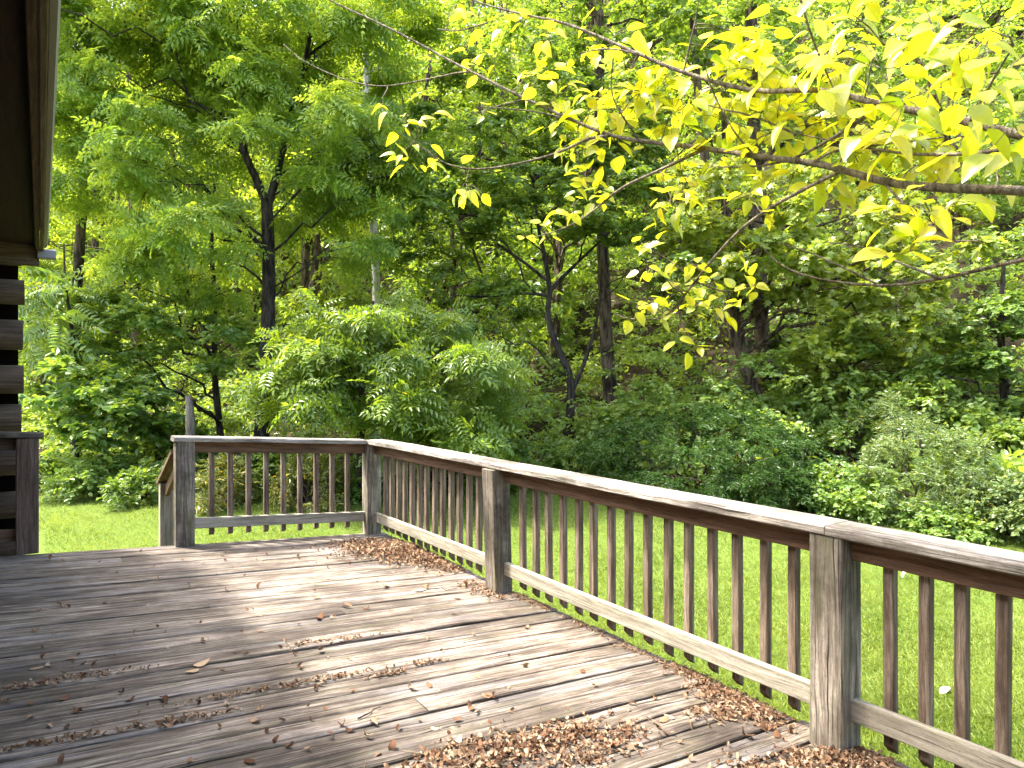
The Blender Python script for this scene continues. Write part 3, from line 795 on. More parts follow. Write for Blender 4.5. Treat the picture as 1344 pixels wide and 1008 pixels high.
    cl = np.concatenate([clumps_px([(1010, 500, 14, 22, 5), (1004, 455, 13, 24, 5), (998, 400, 12, 30, 5)], Z, .25), clumps_px([(1000, 100, 150, 120, 30), (1120, 60, 120, 100, 14), (1000, -120, 220, 100, 20)], Z, 2.4)])
    cr = np.concatenate([np.full(15, .24), np.full(len(cl) - 15, .65)])
    make_tree('ivy_tree', 'thick upright trunk wrapped in dark leaves just right of the leaning pale trunk', 'tree', [t0], cl, cr, HX, .13, M['shrub'], M['bark_brown'], T=8, L=11, flat=.5, twigs=False)
    # 7 the sapling with long fronds beside the cabin
    Z = 13.9
    t0 = trunk_px([(100, 640), (101, 560), (99, 480), (93, 420), (85, 370), (84, 320)], Z, [.055, .045, .03, .015])
    cl = clumps_px([(60, 400, 40, 28, 9), (80, 440, 40, 30, 9), (45, 450, 26, 30, 5), (85, 385, 35, 18, 6)], Z, .6)
    make_tree('frond_sapling', 'slender sapling with long fern like fronds beside the cabin corner', 'sapling', [t0], cl, .38, PF, .85, M['frond'], M['bark'], T=3, L=2, flat=.2, droop=.4, limb_r=.012, dens=.6, twigs=False)
    # 8 pale thin trunk deep in the wood
    Z = 18.5
    t0 = trunk_px([(500, 560), (498, 480), (493, 360), (488, 250), (482, 120), (478, 0), (476, -120)], Z, [.12, .105, .09, .06])
    cl = clumps_px([(480, -60, 120, 80, 18), (520, 60, 70, 60, 7)], Z, 2)
    make_tree('pale_tree', 'thin whitish trunk rising deep in the wood between the walnut and the crooked tree', 'tree', [t0], cl, .7, HX, .15, M['walnut'], M['bark_pale'], T=8, L=10)
    # 9 broken snag
    Z = 12.6
    pts, rd = trunk_px([(252, 660), (251, 600), (250, 560), (249, 533), (247, 519)], Z, [.10, .085, .082, .05])
    b = pts[0]; root = empty('tree_snag', b, 'short broken grey dead trunk standing behind the left end of the far railing', 'dead tree')
    tb = Tubes(); sp = smooth_path(np.column_stack([pts, rd])); tb.add(sp[:, :3], sp[:, 3], 10, .08)
    link('trunk', tb.mesh('trunk', M['snag'], b), root)
    # 10 pale trunk half hidden at far left, 11 thin dark ones
    Z = 14.5
    t0 = trunk_px([(100, 600), (98, 540), (97, 480), (98, 440), (104, 330), (112, 200), (118, 60), (120, -80)], Z, [.13, .11, .10, .07])
    cl = clumps_px([(80, 120, 60, 120, 16), (130, 20, 90, 100, 16), (60, 300, 40, 60, 8), (130, -120, 160, 90, 14)], Z, 2)
    make_tree('edge_tree', 'grey trunk with yellow green crown rising right behind the cabin gutter', 'tree', [t0], cl, .6, PN, .36, M['yellowgreen'], M['bark_brown'], T=7, L=5, flat=.35)
    Z = 15.5
    t0 = trunk_px([(292, 640), (288, 560), (280, 480), (283, 400), (276, 320), (282, 240)], Z, [.09, .07, .055, .035])
    cl = clumps_px([(240, 420, 70, 40, 14), (300, 440, 60, 40, 9), (180, 400, 60, 40, 10), (230, 490, 80, 30, 10), (150, 480, 50, 40, 6)], Z - .8, 1.5)
    make_tree('understory_tree', 'small dark stemmed tree left of the big forked trunk with flat layered leaves', 'tree', [t0], cl, .5, HX, .12, M['shrub'], M['bark'], T=8, L=11, flat=.25, droop=.25, limb_r=.02)
    Z = 13.2
    t0 = trunk_px([(135, 620), (140, 560), (136, 510), (126, 470)], Z, [.04, .03, .02])
    cl = clumps_px([(140, 500, 60, 40, 14), (190, 530, 50, 35, 10), (80, 520, 50, 40, 9), (150, 560, 60, 25, 8)], Z, 1.0)
    make_tree('small_tree', 'bushy small tree with broad pale leaves above the shrubs left of the stair opening', 'tree', [t0], cl, .42, HX, .15, M['shrub'], M['bark'], T=8, L=10, flat=.3, droop=.3, limb_r=.015)
    # right slope: dark drooping tree and a pale bush crown
    Z = 12.5
    t0 = trunk_px([(1330, 640), (1322, 560), (1316, 480), (1312, 420), (1318, 340)], Z, [.10, .08, .06, .03])
    cl = clumps_px([(1280, 420, 60, 30, 12), (1310, 470, 60, 35, 14), (1350, 400, 60, 50, 12), (1250, 480, 40, 25, 6), (1360, 520, 60, 40, 10)], Z, 1.2)
    make_tree('dark_tree', 'deep green low tree on the slope at the right edge of the clearing', 'tree', [t0], cl, .42, HX, .10, M['darkgreen'], M['bark'], T=9, L=12, flat=.25, droop=.4, limb_r=.018)
    Z = 14
    t0 = trunk_px([(1120, 620), (1122, 560), (1115, 500), (1118, 450)], Z, [.06, .05, .03])
    cl = clumps_px([(1080, 480, 60, 25, 12), (1150, 510, 60, 25, 12), (1120, 545, 70, 25, 12), (1210, 460, 50, 30, 10), (1090, 590, 60, 25, 9), (1200, 530, 50, 22, 8)], Z, 1.2)
    make_tree('layered_tree', 'small tree with flat layered light green sprays on the dark slope above the right shrubs', 'tree', [t0], cl, .42, HX, .11, M['maple'], M['bark'], T=9, L=12, flat=.15, droop=.2, limb_r=.015)
front_trees()

# ------------------------------------------------------------------ shrubs along the edge of the lawn
def shrub(label, px, py_top, py_bot, Z, wpx, leaf, ls, mat, n=40, cr=.32, depth=.9, T=7, L=10, flat=.7, name='shrub', droop=.25, stems=7, cat='shrub'):
    b = gbase(at(px, py_bot, Z)); top = CAMZ + (504 - py_top) / F * Z; hgt = max(.5, top - b[2]); hw = wpx / F * Z / 2
    root = empty(name, b, label, cat, 'shrubs along the edge of the lawn')
    c = b + (0, 0, hgt * .40)
    cl = ell(n, c, (max(.1, hw - cr * .6), depth, max(.15, hgt * .60 - cr * .5)), .55, zmin=-.75)
    cl[:, 2] = np.maximum(cl[:, 2], gz(cl[:, 0], cl[:, 1]) + .12)
    sb = Tubes()
    for i in range(min(n, stems * 3)):
        sb.add(limb(b + np.array((R.normal() * .12, R.normal() * .12, 0)), cl[i], .05, 6, .05), np.linspace(.022, .006, 6), 5)
    out = unit(cl - c)
    pos, dr, nr, tips = sprays(cl, np.full(len(cl), cr), flat, int(T * 1.5), int(L * 1.2), out, droop, .55)
    V, Fc = place_leaves(leaf[0], leaf[1], pos, dr, nr, ls * R.uniform(.6, 1.2, len(pos)))
    link('stem', sb.mesh('stem', M['bark_brown'], b), root)
    link('foliage', mesh_np('foliage', V - b, [(Fc, 0)], [mat]), root)
    return root
def shrubs():
    S = shrub
    # left bank
    S('shrub beside the cabin post at the top of the lawn', 75, 585, 650, 13.6, 110, HX, .10, M['shrub'], 34)
    S('round leafy shrub in the middle of the left bank, left of the stair rail', 135, 590, 662, 12.8, 120, HX, .09, M['shrub'], 40)
    S('low dark shrub touching the lawn just left of the stair rail', 195, 605, 674, 12.0, 100, HX, .085, M['darkgreen'], 36)
    S('pale leaved shrub behind the grey dead trunk', 215, 540, 640, 14.2, 120, HX, .13, M['shrub'], 40, .4)
    # behind the far railing
    S('tall weeds seen through the left balusters of the far railing', 290, 600, 702, 11.2, 90, NR, .10, M['goldenrod'], 34, .26, .6, flat=1.0, name='weed_clump', cat='weeds')
    S('yellow tipped weeds seen through the right balusters of the far railing', 410, 592, 700, 11.4, 110, NR, .10, M['goldenrod'], 44, .26, .6, flat=1.0, name='weed_clump', cat='weeds')
    S('dark shrub behind the middle balusters of the far railing', 350, 585, 690, 12.4, 130, HX, .085, M['darkgreen'], 40)
    S('shrub behind the corner post of the railing', 485, 600, 690, 12.4, 110, HX, .085, M['darkgreen'], 40)
    # middle
    S('dark shrub behind the middle railing post', 590, 570, 670, 13.0, 150, HX, .085, M['darkgreen'], 44)
    S('shrub at the foot of the crooked black tree', 690, 565, 662, 13.2, 130, HX, .085, M['darkgreen'], 40)
    S('small pale shrub to the right of the crooked tree foot', 790, 560, 645, 12.9, 80, HX, .075, M['shrub'], 24, .26)
    S('leafy sapling clump behind the mound at the foot of the straight trunk', 850, 500, 600, 14.6, 150, HX, .10, M['under'], 36, .36)
    # the big mound
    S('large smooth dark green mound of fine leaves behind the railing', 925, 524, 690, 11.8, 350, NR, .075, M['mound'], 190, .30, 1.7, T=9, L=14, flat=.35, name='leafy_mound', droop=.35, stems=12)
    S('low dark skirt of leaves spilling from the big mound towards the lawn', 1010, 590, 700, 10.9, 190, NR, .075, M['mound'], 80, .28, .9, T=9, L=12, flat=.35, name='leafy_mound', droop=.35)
    # right
    S('grey green feathery bush right of the mound', 1215, 548, 735, 9.9, 175, NR, .075, M['greygreen'], 110, .26, 1.0, T=8, L=12, flat=.9, droop=.1)
    S('bush with a few yellow leaves at the right edge of the lawn', 1320, 610, 745, 9.1, 150, HX, .06, M['greygreen'], 90, .26, .9, T=8, L=11)
    S('low green shrub between the mound and the grey green bush', 1110, 600, 715, 10.4, 110, HX, .075, M['shrub'], 54, .27, .8)
    S('upright plume of pale leaves standing behind the grey green bush', 1170, 510, 640, 11.6, 90, NR, .085, M['greygreen'], 34, .26, .6, flat=1.2, droop=.1)
    S('bright green shrub low behind the near stretch of the railing', 1240, 650, 745, 9.2, 110, HX, .06, M['shrub'], 54, .24, .6)
    S('broad leaved shrub on the slope above the right bushes', 1290, 530, 640, 12.2, 130, HX, .10, M['under'], 44, .34)
    S('dark leafy shrub filling the hollow between the mound and the grey green bush', 1105, 525, 625, 12.6, 120, HX, .085, M['darkgreen'], 44, .3)
    S('shrub on the slope between the ivy trunk and the layered tree', 1050, 500, 620, 14.8, 110, HX, .10, M['under'], 36, .36)
shrubs()

# ------------------------------------------------------------------ the wood on the hillside behind: one mass
def forest():
    VV, FF, FL, n0 = [], [], [], 0; tb = Tubes()
    spots = []
    rg = np.random.default_rng(4)
    y = 18.5
    while y < 62:
        x = -y * 1.0 - 3 + rg.uniform(0, 2)
        stepx = 4.4 + (y - 18) * .05
        while x < y * 1.0 + 4:
            xx, yy = x + rg.normal() * .7, y + rg.normal() * .9
            if yy > edge(xx) + 3.5: spots.append((xx, yy))
            x += stepx * rg.uniform(.8, 1.25)
        y += 4.0 + (y - 18) * .06
    for a_, b_ in ((-9, 24), (-11, 27), (-7, 26), (-6.5, 21.5), (-12, 22), (-9.5, 31), (-5, 29), (-3.5, 24), (-14, 29), (-2, 31), (-7, 34), (-12, 35), (-16, 26), (-18, 31), (-21, 27), (-16, 36), (-20, 38), (-9, 39), (-4, 37), (0, 35), (-13, 40), (-25, 36), (-6, 43), (3, 40), (-1.5, 27), (-8.2, 28.5), (-10.3, 25.5), (-5.8, 33)): spots.append((a_, b_))
    for i, (x, y) in enumerate(spots):
        z = float(gz(x, y)); far = (y - 18) / 40
        H = rg.uniform(11, 16) if i >= len(spots) - 30 else rg.uniform(5.5, 12.0); cr = rg.uniform(1.6, 2.7) * (1.25 if i >= len(spots) - 30 else 1)
        c = np.array((x, y, z + H * .56))
        ncl = 44
        cl = ell(ncl, c, (cr, cr, H * .46), .35)
        pos, dr, nr, tips = sprays(cl, np.full(ncl, .8), .45, 9, 12, unit(cl - c), .3, .7)
        ls = (.17 + .10 * far) * rg.uniform(.8, 1.2)
        V, Fc = place_leaves(RH_V, RH_F, pos, dr, nr, ls * R.uniform(.6, 1.25, len(pos)))
        VV.append(V); (FL if x < -2.5 + rg.normal() * 2 else FF).append(Fc + n0); n0 += len(V)
        lean = rg.normal(size=2) * .6
        tp = np.array([(x, y, z - .2), (x + lean[0] * .4, y + lean[1] * .4, z + H * .4), (x + lean[0], y + lean[1], z + H * .9)])
        sp = smooth_path(np.column_stack([tp, (.17, .12, .03)]))[::3]
        tb.add(sp[:, :3], sp[:, 3], 6)
        for k in range(8):
            a = sp[min(len(sp) - 1, int(len(sp) * rg.uniform(.35, .9))), :3]
            tb.add(limb(a, cl[k], .1, 5), np.linspace(.05, .012, 5), 4)
    V = np.concatenate(VV); Fc = np.concatenate(FF)
    k = len(V); Vt = np.concatenate(tb.V); Ft = np.concatenate(tb.F) + k
    me = mesh_np('forest', np.concatenate([V, Vt]), [(Fc, 0), (Ft, 1), (np.concatenate(FL), 2)], [M['forest'], M['bark_brown'], M['yellowgreen']])
    tag(link('forest', me), 'dense sunlit wood covering the hillside behind the clearing', 'woodland', kind='stuff')
    # undergrowth on the forest floor
    n = 60000
    Z = 1 / rg.uniform(1 / 40, 1 / 8.5, n); x = rg.uniform(-1.0, 1.0, n) * Z; y = Z
    d = y - edge(x); kk = d > .3; x, y, d = x[kk], y[kk], d[kk]
    patch = np.sin(x * 1.1 + 1.3 * np.sin(y * .7)) * np.sin(y * .9 + 1.1 * np.sin(x * .6)) + rg.normal(size=len(x)) * .35
    kk = patch > -.25; x, y, patch = x[kk], y[kk], patch[kk]
    hh = rg.uniform(.03, .75, len(x)) * np.clip(.4 + patch, .2, 1.2)
    pos = np.stack([x, y, gz(x, y) + hh], -1)
    dr = R.normal(size=pos.shape); dr[:, 2] -= .2; nr = np.array((0, -.3, 1.0)) + R.normal(size=pos.shape) * .5
    V, Fc = place_leaves(HX_V, HX_F, pos, dr, nr, R.uniform(.09, .2, len(pos)))
    bx, by = [], []
    y_ = 11.0
    while y_ < 46:
        x_ = -y_ * .95
        while x_ < y_ * .95:
            xx, yy = x_ + rg.normal() * .6, y_ + rg.normal() * .6
            if yy > edge(xx) + 2.0: bx.append(xx); by.append(yy)
            x_ += (1.0 + y_ * .028) * rg.uniform(.6, 1.5)
        y_ += 1.0 + y_ * .028
    bx = np.array(bx); by = np.array(by); nb = len(bx); hb = rg.uniform(.5, 2.3, nb); m_ = 9
    cc = np.stack([np.repeat(bx, m_), np.repeat(by, m_), np.zeros(nb * m_)], -1); cc[:, :2] += rg.normal(size=(nb * m_, 2)) * .55
    cc[:, 2] = gz(cc[:, 0], cc[:, 1]) + np.repeat(hb, m_) * rg.uniform(.25, 1, nb * m_)
    p2, d2, n2, _ = sprays(cc, rg.uniform(.35, .6, len(cc)), .3, 8, 9, None, .3, .6, .1)
    far2 = np.clip((np.linalg.norm(p2[:, :2], axis=1) - 12) / 30, 0, 1)
    V2, F2 = place_leaves(RH_V, RH_F, p2, d2, n2, (.11 + .11 * far2) * R.uniform(.6, 1.25, len(p2)))
    F2 = F2 + len(V)
    tag(link('undergrowth', mesh_np('undergrowth', np.concatenate([V, V2]), [(Fc, 0), (F2, 0)], [M['under']])), 'low leafy undergrowth covering the forest floor', 'undergrowth', kind='stuff')
forest()

# ------------------------------------------------------------------ the yellowing tree leaning over the deck from the right
def leaf_tmpl(curl, fold, wid=.30, n=6):
    V, Fc = [], []
    for i in range(n + 1):
        u = i / n
        wv = wid * math.sin(math.pi * min(1, u ** .80)) ** .85 * (1 - .12 * u) if 0 < i < n else 0.0
        x = u; z = -curl * u * u
        if i == 0 or i == n: V.append((x, 0, z))
        else:
            V += [(x, 0, z - .01), (x - .04, -wv * .55, z + fold * wv * .6), (x - .02, -wv, z + fold * wv * .8), (x - .04, wv * .55, z + fold * wv * .6), (x - .02, wv, z + fold * wv * .8)]
    idx = lambda i, j: 0 if i == 0 else (len(V) - 1 if i == n else 1 + (i - 1) * 5 + j)
    T = []
    for i in range(n):
        for (a, b) in ((0, 1), (1, 2), (3, 0), (4, 3)):
            q = [idx(i, a), idx(i + 1, a), idx(i + 1, b), idx(i, b)]
            q2 = []
            for v in q:
                if v not in q2: q2.append(v)
            if len(q2) == 4: T.append((q2[0], q2[1], q2[2])); T.append((q2[0], q2[2], q2[3]))
            elif len(q2) == 3: T.append(tuple(q2))
    return np.array(V, float), np.array(T)

def yellow_tree():
    base = gbase((3.6, 2.1, 0))
    root = empty('yellowing_tree', base, 'yellow leaved tree arching over the railing from the right', 'tree')
    tr = smooth_path(np.array([(*base, .13), (3.45, 2.05, 1.2, .11), (3.1, 1.95, 2.3, .09), (2.6, 1.85, 2.85, .075), (2.25, 1.8, 3.3, .06), (2.2, 1.85, 4.4, .03)]))
    tb = Tubes(); tb.add(tr[:, :3], tr[:, 3], 12, .04)
    link('trunk', tb.mesh('trunk', M['twig'], base), root)
    B = {}
    def br(key, pts, r0, r1, sides=7):
        p = smooth_path(np.array([at(*q) if len(q) == 3 else q for q in pts], float))
        t_ = Tubes(); t_.add(p, np.linspace(r0, r1, len(p)), sides, .04)
        B[key] = (p, link('branch', t_.mesh('branch', M['twig'], base), root))
    br('low', [(1560, 262, 1.62), (1344, 250, 1.78), (1217, 246, 1.95), (1160, 239, 2.05), (1104, 222, 2.15), (1066, 213, 2.2), (991, 205, 2.35), (923, 194, 2.5), (840, 185, 2.65), (800, 178, 2.7), (752, 158, 2.8), (690, 130, 2.9), (600, 85, 3.05), (515, 38, 3.2), (430, 0, 3.35), (380, -30, 3.45)], .0145, .0028)
    br('top', [(1560, 215, 1.5), (1344, 180, 1.65), (1273, 160, 1.75), (1217, 149, 1.85), (1142, 134, 1.95), (1096, 121, 2.05), (1066, 117, 2.1), (991, 122, 2.25), (897, 96, 2.4), (840, 72, 2.5), (780, 45, 2.6), (735, 28, 2.7), (690, 20, 2.8), (620, 2, 2.95), (560, -30, 3.05)], .0125, .0028)
    tw = [[(1045, -20, 2.0), (1062, 40, 2.02), (1080, 85, 2.04), (1096, 121, 2.05)],
          [(1400, 172, 1.5), (1311, 198, 1.7), (1255, 203, 1.8), (1179, 202, 1.95), (1104, 187, 2.1), (1043, 175, 2.25)],
          [(1145, 147, 2.0), (1096, 179, 2.1), (1047, 207, 2.25), (998, 219, 2.35), (934, 219, 2.45)],
          [(1104, 224, 2.15), (1047, 252, 2.2), (1006, 275, 2.25), (971, 301, 2.3), (942, 332, 2.35), (912, 369, 2.4), (889, 400, 2.45), (869, 420, 2.5), (824, 419, 2.55), (806, 412, 2.58)],
          [(800, 178, 2.7), (771, 181, 2.75), (745, 196, 2.8), (699, 211, 2.9), (631, 224, 3.0), (586, 217, 3.05), (560, 198, 3.1), (545, 185, 3.1)],
          [(640, 103, 3.0), (616, 92, 3.02), (571, 102, 3.1), (526, 111, 3.15), (496, 114, 3.2), (454, 106, 3.3), (398, 81, 3.4), (372, 58, 3.45)],
          [(923, 196, 2.5), (860, 226, 2.55), (812, 247, 2.6), (775, 281, 2.65), (741, 300, 2.7), (700, 312, 2.72)],
          [(1400, 330, 1.7), (1344, 340, 1.8), (1236, 366, 2.0), (1160, 377, 2.15), (1066, 366, 2.3), (1021, 347, 2.4), (998, 320, 2.45)],
          [(1160, 377, 2.15), (1110, 352, 2.2), (1060, 330, 2.3), (1020, 318, 2.35)],
          [(1236, 366, 2.0), (1180, 345, 2.05), (1130, 322, 2.15), (1085, 318, 2.2)],
          [(912, 369, 2.4), (950, 385, 2.4), (985, 378, 2.4)], [(889, 400, 2.45), (895, 430, 2.45), (912, 450, 2.45)],
          [(897, 96, 2.4), (905, 60, 2.4), (915, 20, 2.35), (918, -15, 2.3)], [(991, 205, 2.35), (960, 170, 2.3), (935, 120, 2.3), (925, 85, 2.25)],
          [(1217, 149, 1.85), (1222, 115, 1.8), (1212, 85, 1.75)], [(1273, 160, 1.75), (1300, 110, 1.6), (1330, 60, 1.5)],
          [(840, 185, 2.65), (815, 150, 2.6), (800, 120, 2.55), (806, 72, 2.5)], [(840, 72, 2.5), (800, 62, 2.55), (760, 70, 2.6)],
          [(1160, 239, 2.05), (1200, 285, 1.9), (1230, 300, 1.8)], [(1066, 213, 2.2), (1100, 195, 2.1), (1160, 190, 2.0), (1240, 180, 1.85)],
          [(640, 30, 2.9), (600, 42, 2.95), (575, 38, 3.0)], [(690, 130, 2.9), (640, 142, 2.95), (632, 150, 2.95)], [(752, 158, 2.8), (700, 145, 2.85), (630, 140, 2.9)],
          [(1043, 175, 2.25), (985, 150, 2.3), (930, 140, 2.4), (870, 110, 2.5)]]
    for i, t_ in enumerate(tw): br('t%d' % i, t_, .0075 if i in (1, 2, 3, 4, 6, 7) else .0045, .0018, 5)
    allp = np.concatenate([p for p, _ in B.values()]); owner = [o for p, o in B.values() for _ in p]
    # leaf clusters: photo position, depth, spread in px, leaves, leaf length (m)
    K = [(790, 62, 2.6, 28, 8, .085), (865, 85, 2.45, 26, 7, .085), (705, 90, 2.8, 20, 5, .09), (745, 118, 2.75, 24, 7, .085), (825, 95, 2.5, 22, 6, .085), (960, 70, 2.3, 30, 8, .09), (545, 188, 3.1, 30, 11, .085), (525, 205, 3.1, 14, 3, .08), (612, 238, 3.0, 22, 6, .08), (500, 140, 3.15, 10, 2, .08), (528, 158, 3.1, 8, 2, .075), (625, 78, 3.0, 18, 5, .085), (632, 145, 2.95, 10, 2, .075),
         (590, 12, 2.95, 18, 3, .095), (612, 30, 2.9, 10, 2, .08), (655, 22, 2.8, 20, 3, .09), (680, 30, 2.8, 14, 2, .085), (722, 52, 2.65, 18, 4, .09), (768, 72, 2.55, 14, 2, .085), (836, 40, 2.2, 3, 1, .10), (714, 100, 2.8, 18, 4, .10), (650, 80, 2.9, 10, 2, .075),
         (730, 150, 2.75, 28, 7, .08), (760, 185, 2.7, 26, 8, .08), (785, 130, 2.6, 30, 9, .09), (840, 120, 2.5, 34, 13, .09), (815, 165, 2.6, 34, 12, .085), (880, 150, 2.45, 36, 14, .09), (770, 245, 2.65, 22, 8, .075), (750, 275, 2.68, 18, 5, .07), (790, 262, 2.62, 14, 4, .07),
         (712, 300, 2.7, 18, 6, .07), (690, 310, 2.72, 8, 2, .07), (850, 325, 2.45, 16, 5, .07), (848, 350, 2.45, 8, 3, .065), (835, 405, 2.52, 16, 5, .065), (870, 400, 2.48, 20, 7, .065), (905, 412, 2.45, 20, 6, .07), (935, 370, 2.42, 24, 7, .07), (955, 395, 2.4, 20, 6, .075), (985, 372, 2.4, 14, 4, .075), (905, 345, 2.38, 14, 4, .065), (975, 330, 2.35, 16, 4, .065),
         (885, 375, 2.45, 14, 4, .07), (885, 440, 2.45, 8, 2, .065), (912, 455, 2.45, 8, 2, .07), (880, 268, 2.5, 22, 8, .07), (895, 230, 2.5, 26, 8, .075), (985, 258, 2.3, 22, 6, .075), (1015, 280, 2.25, 12, 3, .07), (930, 220, 2.45, 24, 6, .075), (1000, 240, 2.3, 22, 5, .075),
         (940, 110, 2.3, 44, 16, .10), (1000, 95, 2.2, 44, 15, .10), (960, 160, 2.3, 44, 16, .09), (1020, 170, 2.2, 44, 16, .09), (1080, 160, 2.1, 44, 15, .09), (1050, 60, 2.0, 50, 10, .10), (1100, 90, 1.95, 46, 12, .10), (1150, 170, 1.95, 44, 14, .095), (1120, 200, 2.05, 36, 10, .085), (1200, 180, 1.85, 44, 13, .10), (1250, 220, 1.85, 40, 9, .09),
         (1160, 90, 1.65, 60, 11, .10), (1230, 50, 1.5, 60, 11, .10), (1300, 40, 1.4, 60, 10, .105), (1290, 120, 1.6, 60, 13, .10), (1330, 160, 1.5, 50, 8, .11), (1190, 130, 1.6, 46, 9, .11), (1320, 210, 1.7, 40, 6, .09), (1210, 215, 1.9, 40, 8, .09), (1090, 240, 2.1, 30, 5, .08),
         (1190, 265, 1.6, 34, 8, .10), (1165, 285, 1.65, 22, 5, .095), (1225, 285, 1.6, 20, 4, .095), (1195, 330, 1.6, 22, 5, .10), (1250, 275, 1.7, 14, 3, .08), (1150, 50, 1.7, 50, 8, .11), (960, 40, 2.2, 20, 3, .09), (1120, 20, 1.6, 40, 5, .11), (1000, 50, 2.2, 30, 4, .09), (880, 95, 2.4, 26, 6, .09), (1260, 90, 1.5, 50, 8, .11)]
    tm = [leaf_tmpl(c, f, w_) for c, f, w_ in ((.12, .25, .36), (.30, .4, .33), (-.05, .15, .37), (.5, .5, .30))]
    groups = [[] for _ in tm]
    rg = np.random.default_rng(23)
    for (px, py, Z, sp, n, ls) in K:
        Z = Z + (.16 if px > 690 and Z > 1.65 and py < 250 else 0)
        c = at(px, py, Z)
        dd = np.linalg.norm(allp - c, axis=1); ka = int(np.argmin(dd)); a = allp[ka]; pet = Tubes()
        c2 = c
        if np.linalg.norm(c2 - a) > .03: pet.add(limb(a, c2, .05, 5, .04), np.array([.0028, .0024, .002, .0017, .0014]), 5)
        for _ in range(int(n * ((2.3 if Z > 1.7 else 1.3) if n > 7 and px > 700 else 1.5))):
            r_ = sp / F * Z
            q = c2 + np.clip(rg.normal(size=3), -1.6, 1.6) * np.array((r_, r_ * 1.3, r_)) * .62
            an = rg.uniform(0, 2 * np.pi); dr = np.array((math.cos(an), math.sin(an) * .7, rg.uniform(-.75, .2)))
            dr = dr + unit(q - c2) * .6
            nr = np.array((rg.normal() * .45 - .25, rg.normal() * .45 - .45, 1.0))
            ls_ = ls * (.74 if Z < 1.72 else .88)
            groups[rg.integers(len(tm))].append((q, dr, nr, ls_ * rg.uniform(.6, 1.2)))
            st = c2 + (q - c2) * .25
            pet.add(limb(st, q, .06, 3, .02), np.array([.0014, .0011, .0009]), 3)
        link('twig', pet.mesh('twig', M['twig'], base), owner[ka])
    VV, FF, UU, n0 = [], [], [], 0
    for g, (tv, tf) in zip(groups, tm):
        pos, dr, nr, sz = [np.array([x[i] for x in g]) for i in range(4)]
        V, Fc = place_leaves(tv, tf, pos, dr, nr, sz); VV.append(V); FF.append(Fc + n0); n0 += len(V); UU.append(np.tile(tv[:, :2], (len(pos), 1)))
    FF = np.concatenate(FF); UU = np.concatenate(UU)
    link('foliage', mesh_np('foliage', np.concatenate(VV) - base, [(FF, 0)], [M['dogwood']], True, UU[FF.ravel()]), root)
yellow_tree()

# ------------------------------------------------------------------ dry leaves on the deck
def crumple(n, rg, size, z, pos, mat=None):
    """curled leaf bits: 3x3 patches bent about both axes"""
    g = np.linspace(-.5, .5, 4)
    X, Y = np.meshgrid(g, g); w_ = np.cos(X * 2.4) ** .7
    tv = np.stack([X.ravel(), (Y * w_ * .62).ravel(), np.zeros(16)], -1)
    V = np.repeat(tv[None], n, 0)
    k1 = rg.uniform(-1.2, 2.2, (n, 1)); k2 = rg.uniform(-1.4, 2.4, (n, 1))
    V[..., 2] = k1 * V[..., 0] ** 2 + k2 * V[..., 1] ** 2 + rg.normal(size=(n, 16)) * .05
    V[..., 0] *= (1 - .12 * np.abs(k1)); V[..., 1] *= (1 - .16 * np.abs(k2))
    a = rg.uniform(0, 6.283, n); tlt = rg.normal(size=(n, 2)) * .5
    d = np.stack([np.cos(a), np.sin(a), tlt[:, 0]], -1); nr = np.stack([tlt[:, 1] * .8, rg.normal(size=n) * .5, np.ones(n)], -1)
    d = unit(d); s_ = unit(np.cross(nr, d)); nn = np.cross(d, s_)
    W_ = size[:, None, None] * (V[..., 0:1] * d[:, None] + V[..., 1:2] * s_[:, None] + V[..., 2:3] * nn[:, None])
    W_ = W_ + pos[:, None]
    lo = W_[..., 2].min(1); W_[..., 2] += (z - lo)[:, None]
    j = np.array([(r * 4 + c, r * 4 + c + 1, r * 4 + c + 5, r * 4 + c + 4) for r in range(3) for c in range(3)])
    Fc = (j[None] + (np.arange(n) * 16)[:, None, None]).reshape(-1, 4)
    return W_.reshape(-1, 3), Fc
def pile(label, blobs, size=(.014, .034), seed=1, needles=0):
    """blobs: (px, py, half width s, half width t, height, count, rotation)"""
    rg = np.random.default_rng(seed); pos, zz, sz = [], [], []
    for (px, py, hs, ht, hh, n, rot) in blobs:
        s0, t0 = deck_st(px, py)
        q = rg.normal(size=(n, 2)) * .5
        ds = q[:, 0] * hs; dt = q[:, 1] * ht
        s = s0 + ds * math.cos(rot) - dt * math.sin(rot); t = t0 + ds * math.sin(rot) + dt * math.cos(rot)
        s = np.minimum(s, 2.70 - rg.uniform(0, .05, n)); t = np.minimum(t, 6.05)
        e = np.exp(-(q ** 2).sum(1) * 1.6)
        for i in range(n):
            p = P(s[i], t[i]); pos.append(p); zz.append(p[2] + .001 + hh * e[i] * rg.uniform(.05, 1)); sz.append(rg.uniform(*size))
    pos = np.array(pos); zz = np.array(zz); sz = np.array(sz)
    V, Fc = crumple(len(pos), rg, sz, zz, pos)
    if needles:
        tbn = Tubes()
        for i in rg.integers(0, len(pos), needles):
            a = rg.uniform(0, 6.28); L = rg.uniform(.02, .07); c = np.array((*pos[i, :2], zz[i] + rg.uniform(.002, .012)))
            dv = np.array((math.cos(a), math.sin(a), rg.normal() * .15)) * L
            tbn.add(np.array([c - dv, c + np.array((0, 0, .003)), c + dv]), [.0011, .0012, .0008], 4)
        k = len(V); V = np.concatenate([V] + tbn.V); Fn = np.concatenate(tbn.F) + k; Fc = np.concatenate([Fc, Fn])
    return tag(link('leaf_litter', mesh_np('leaf_litter', V, [(Fc, 0)], [M['dry']], True)), label, 'leaf litter', 'drifts of dry leaves on the deck', 'stuff')
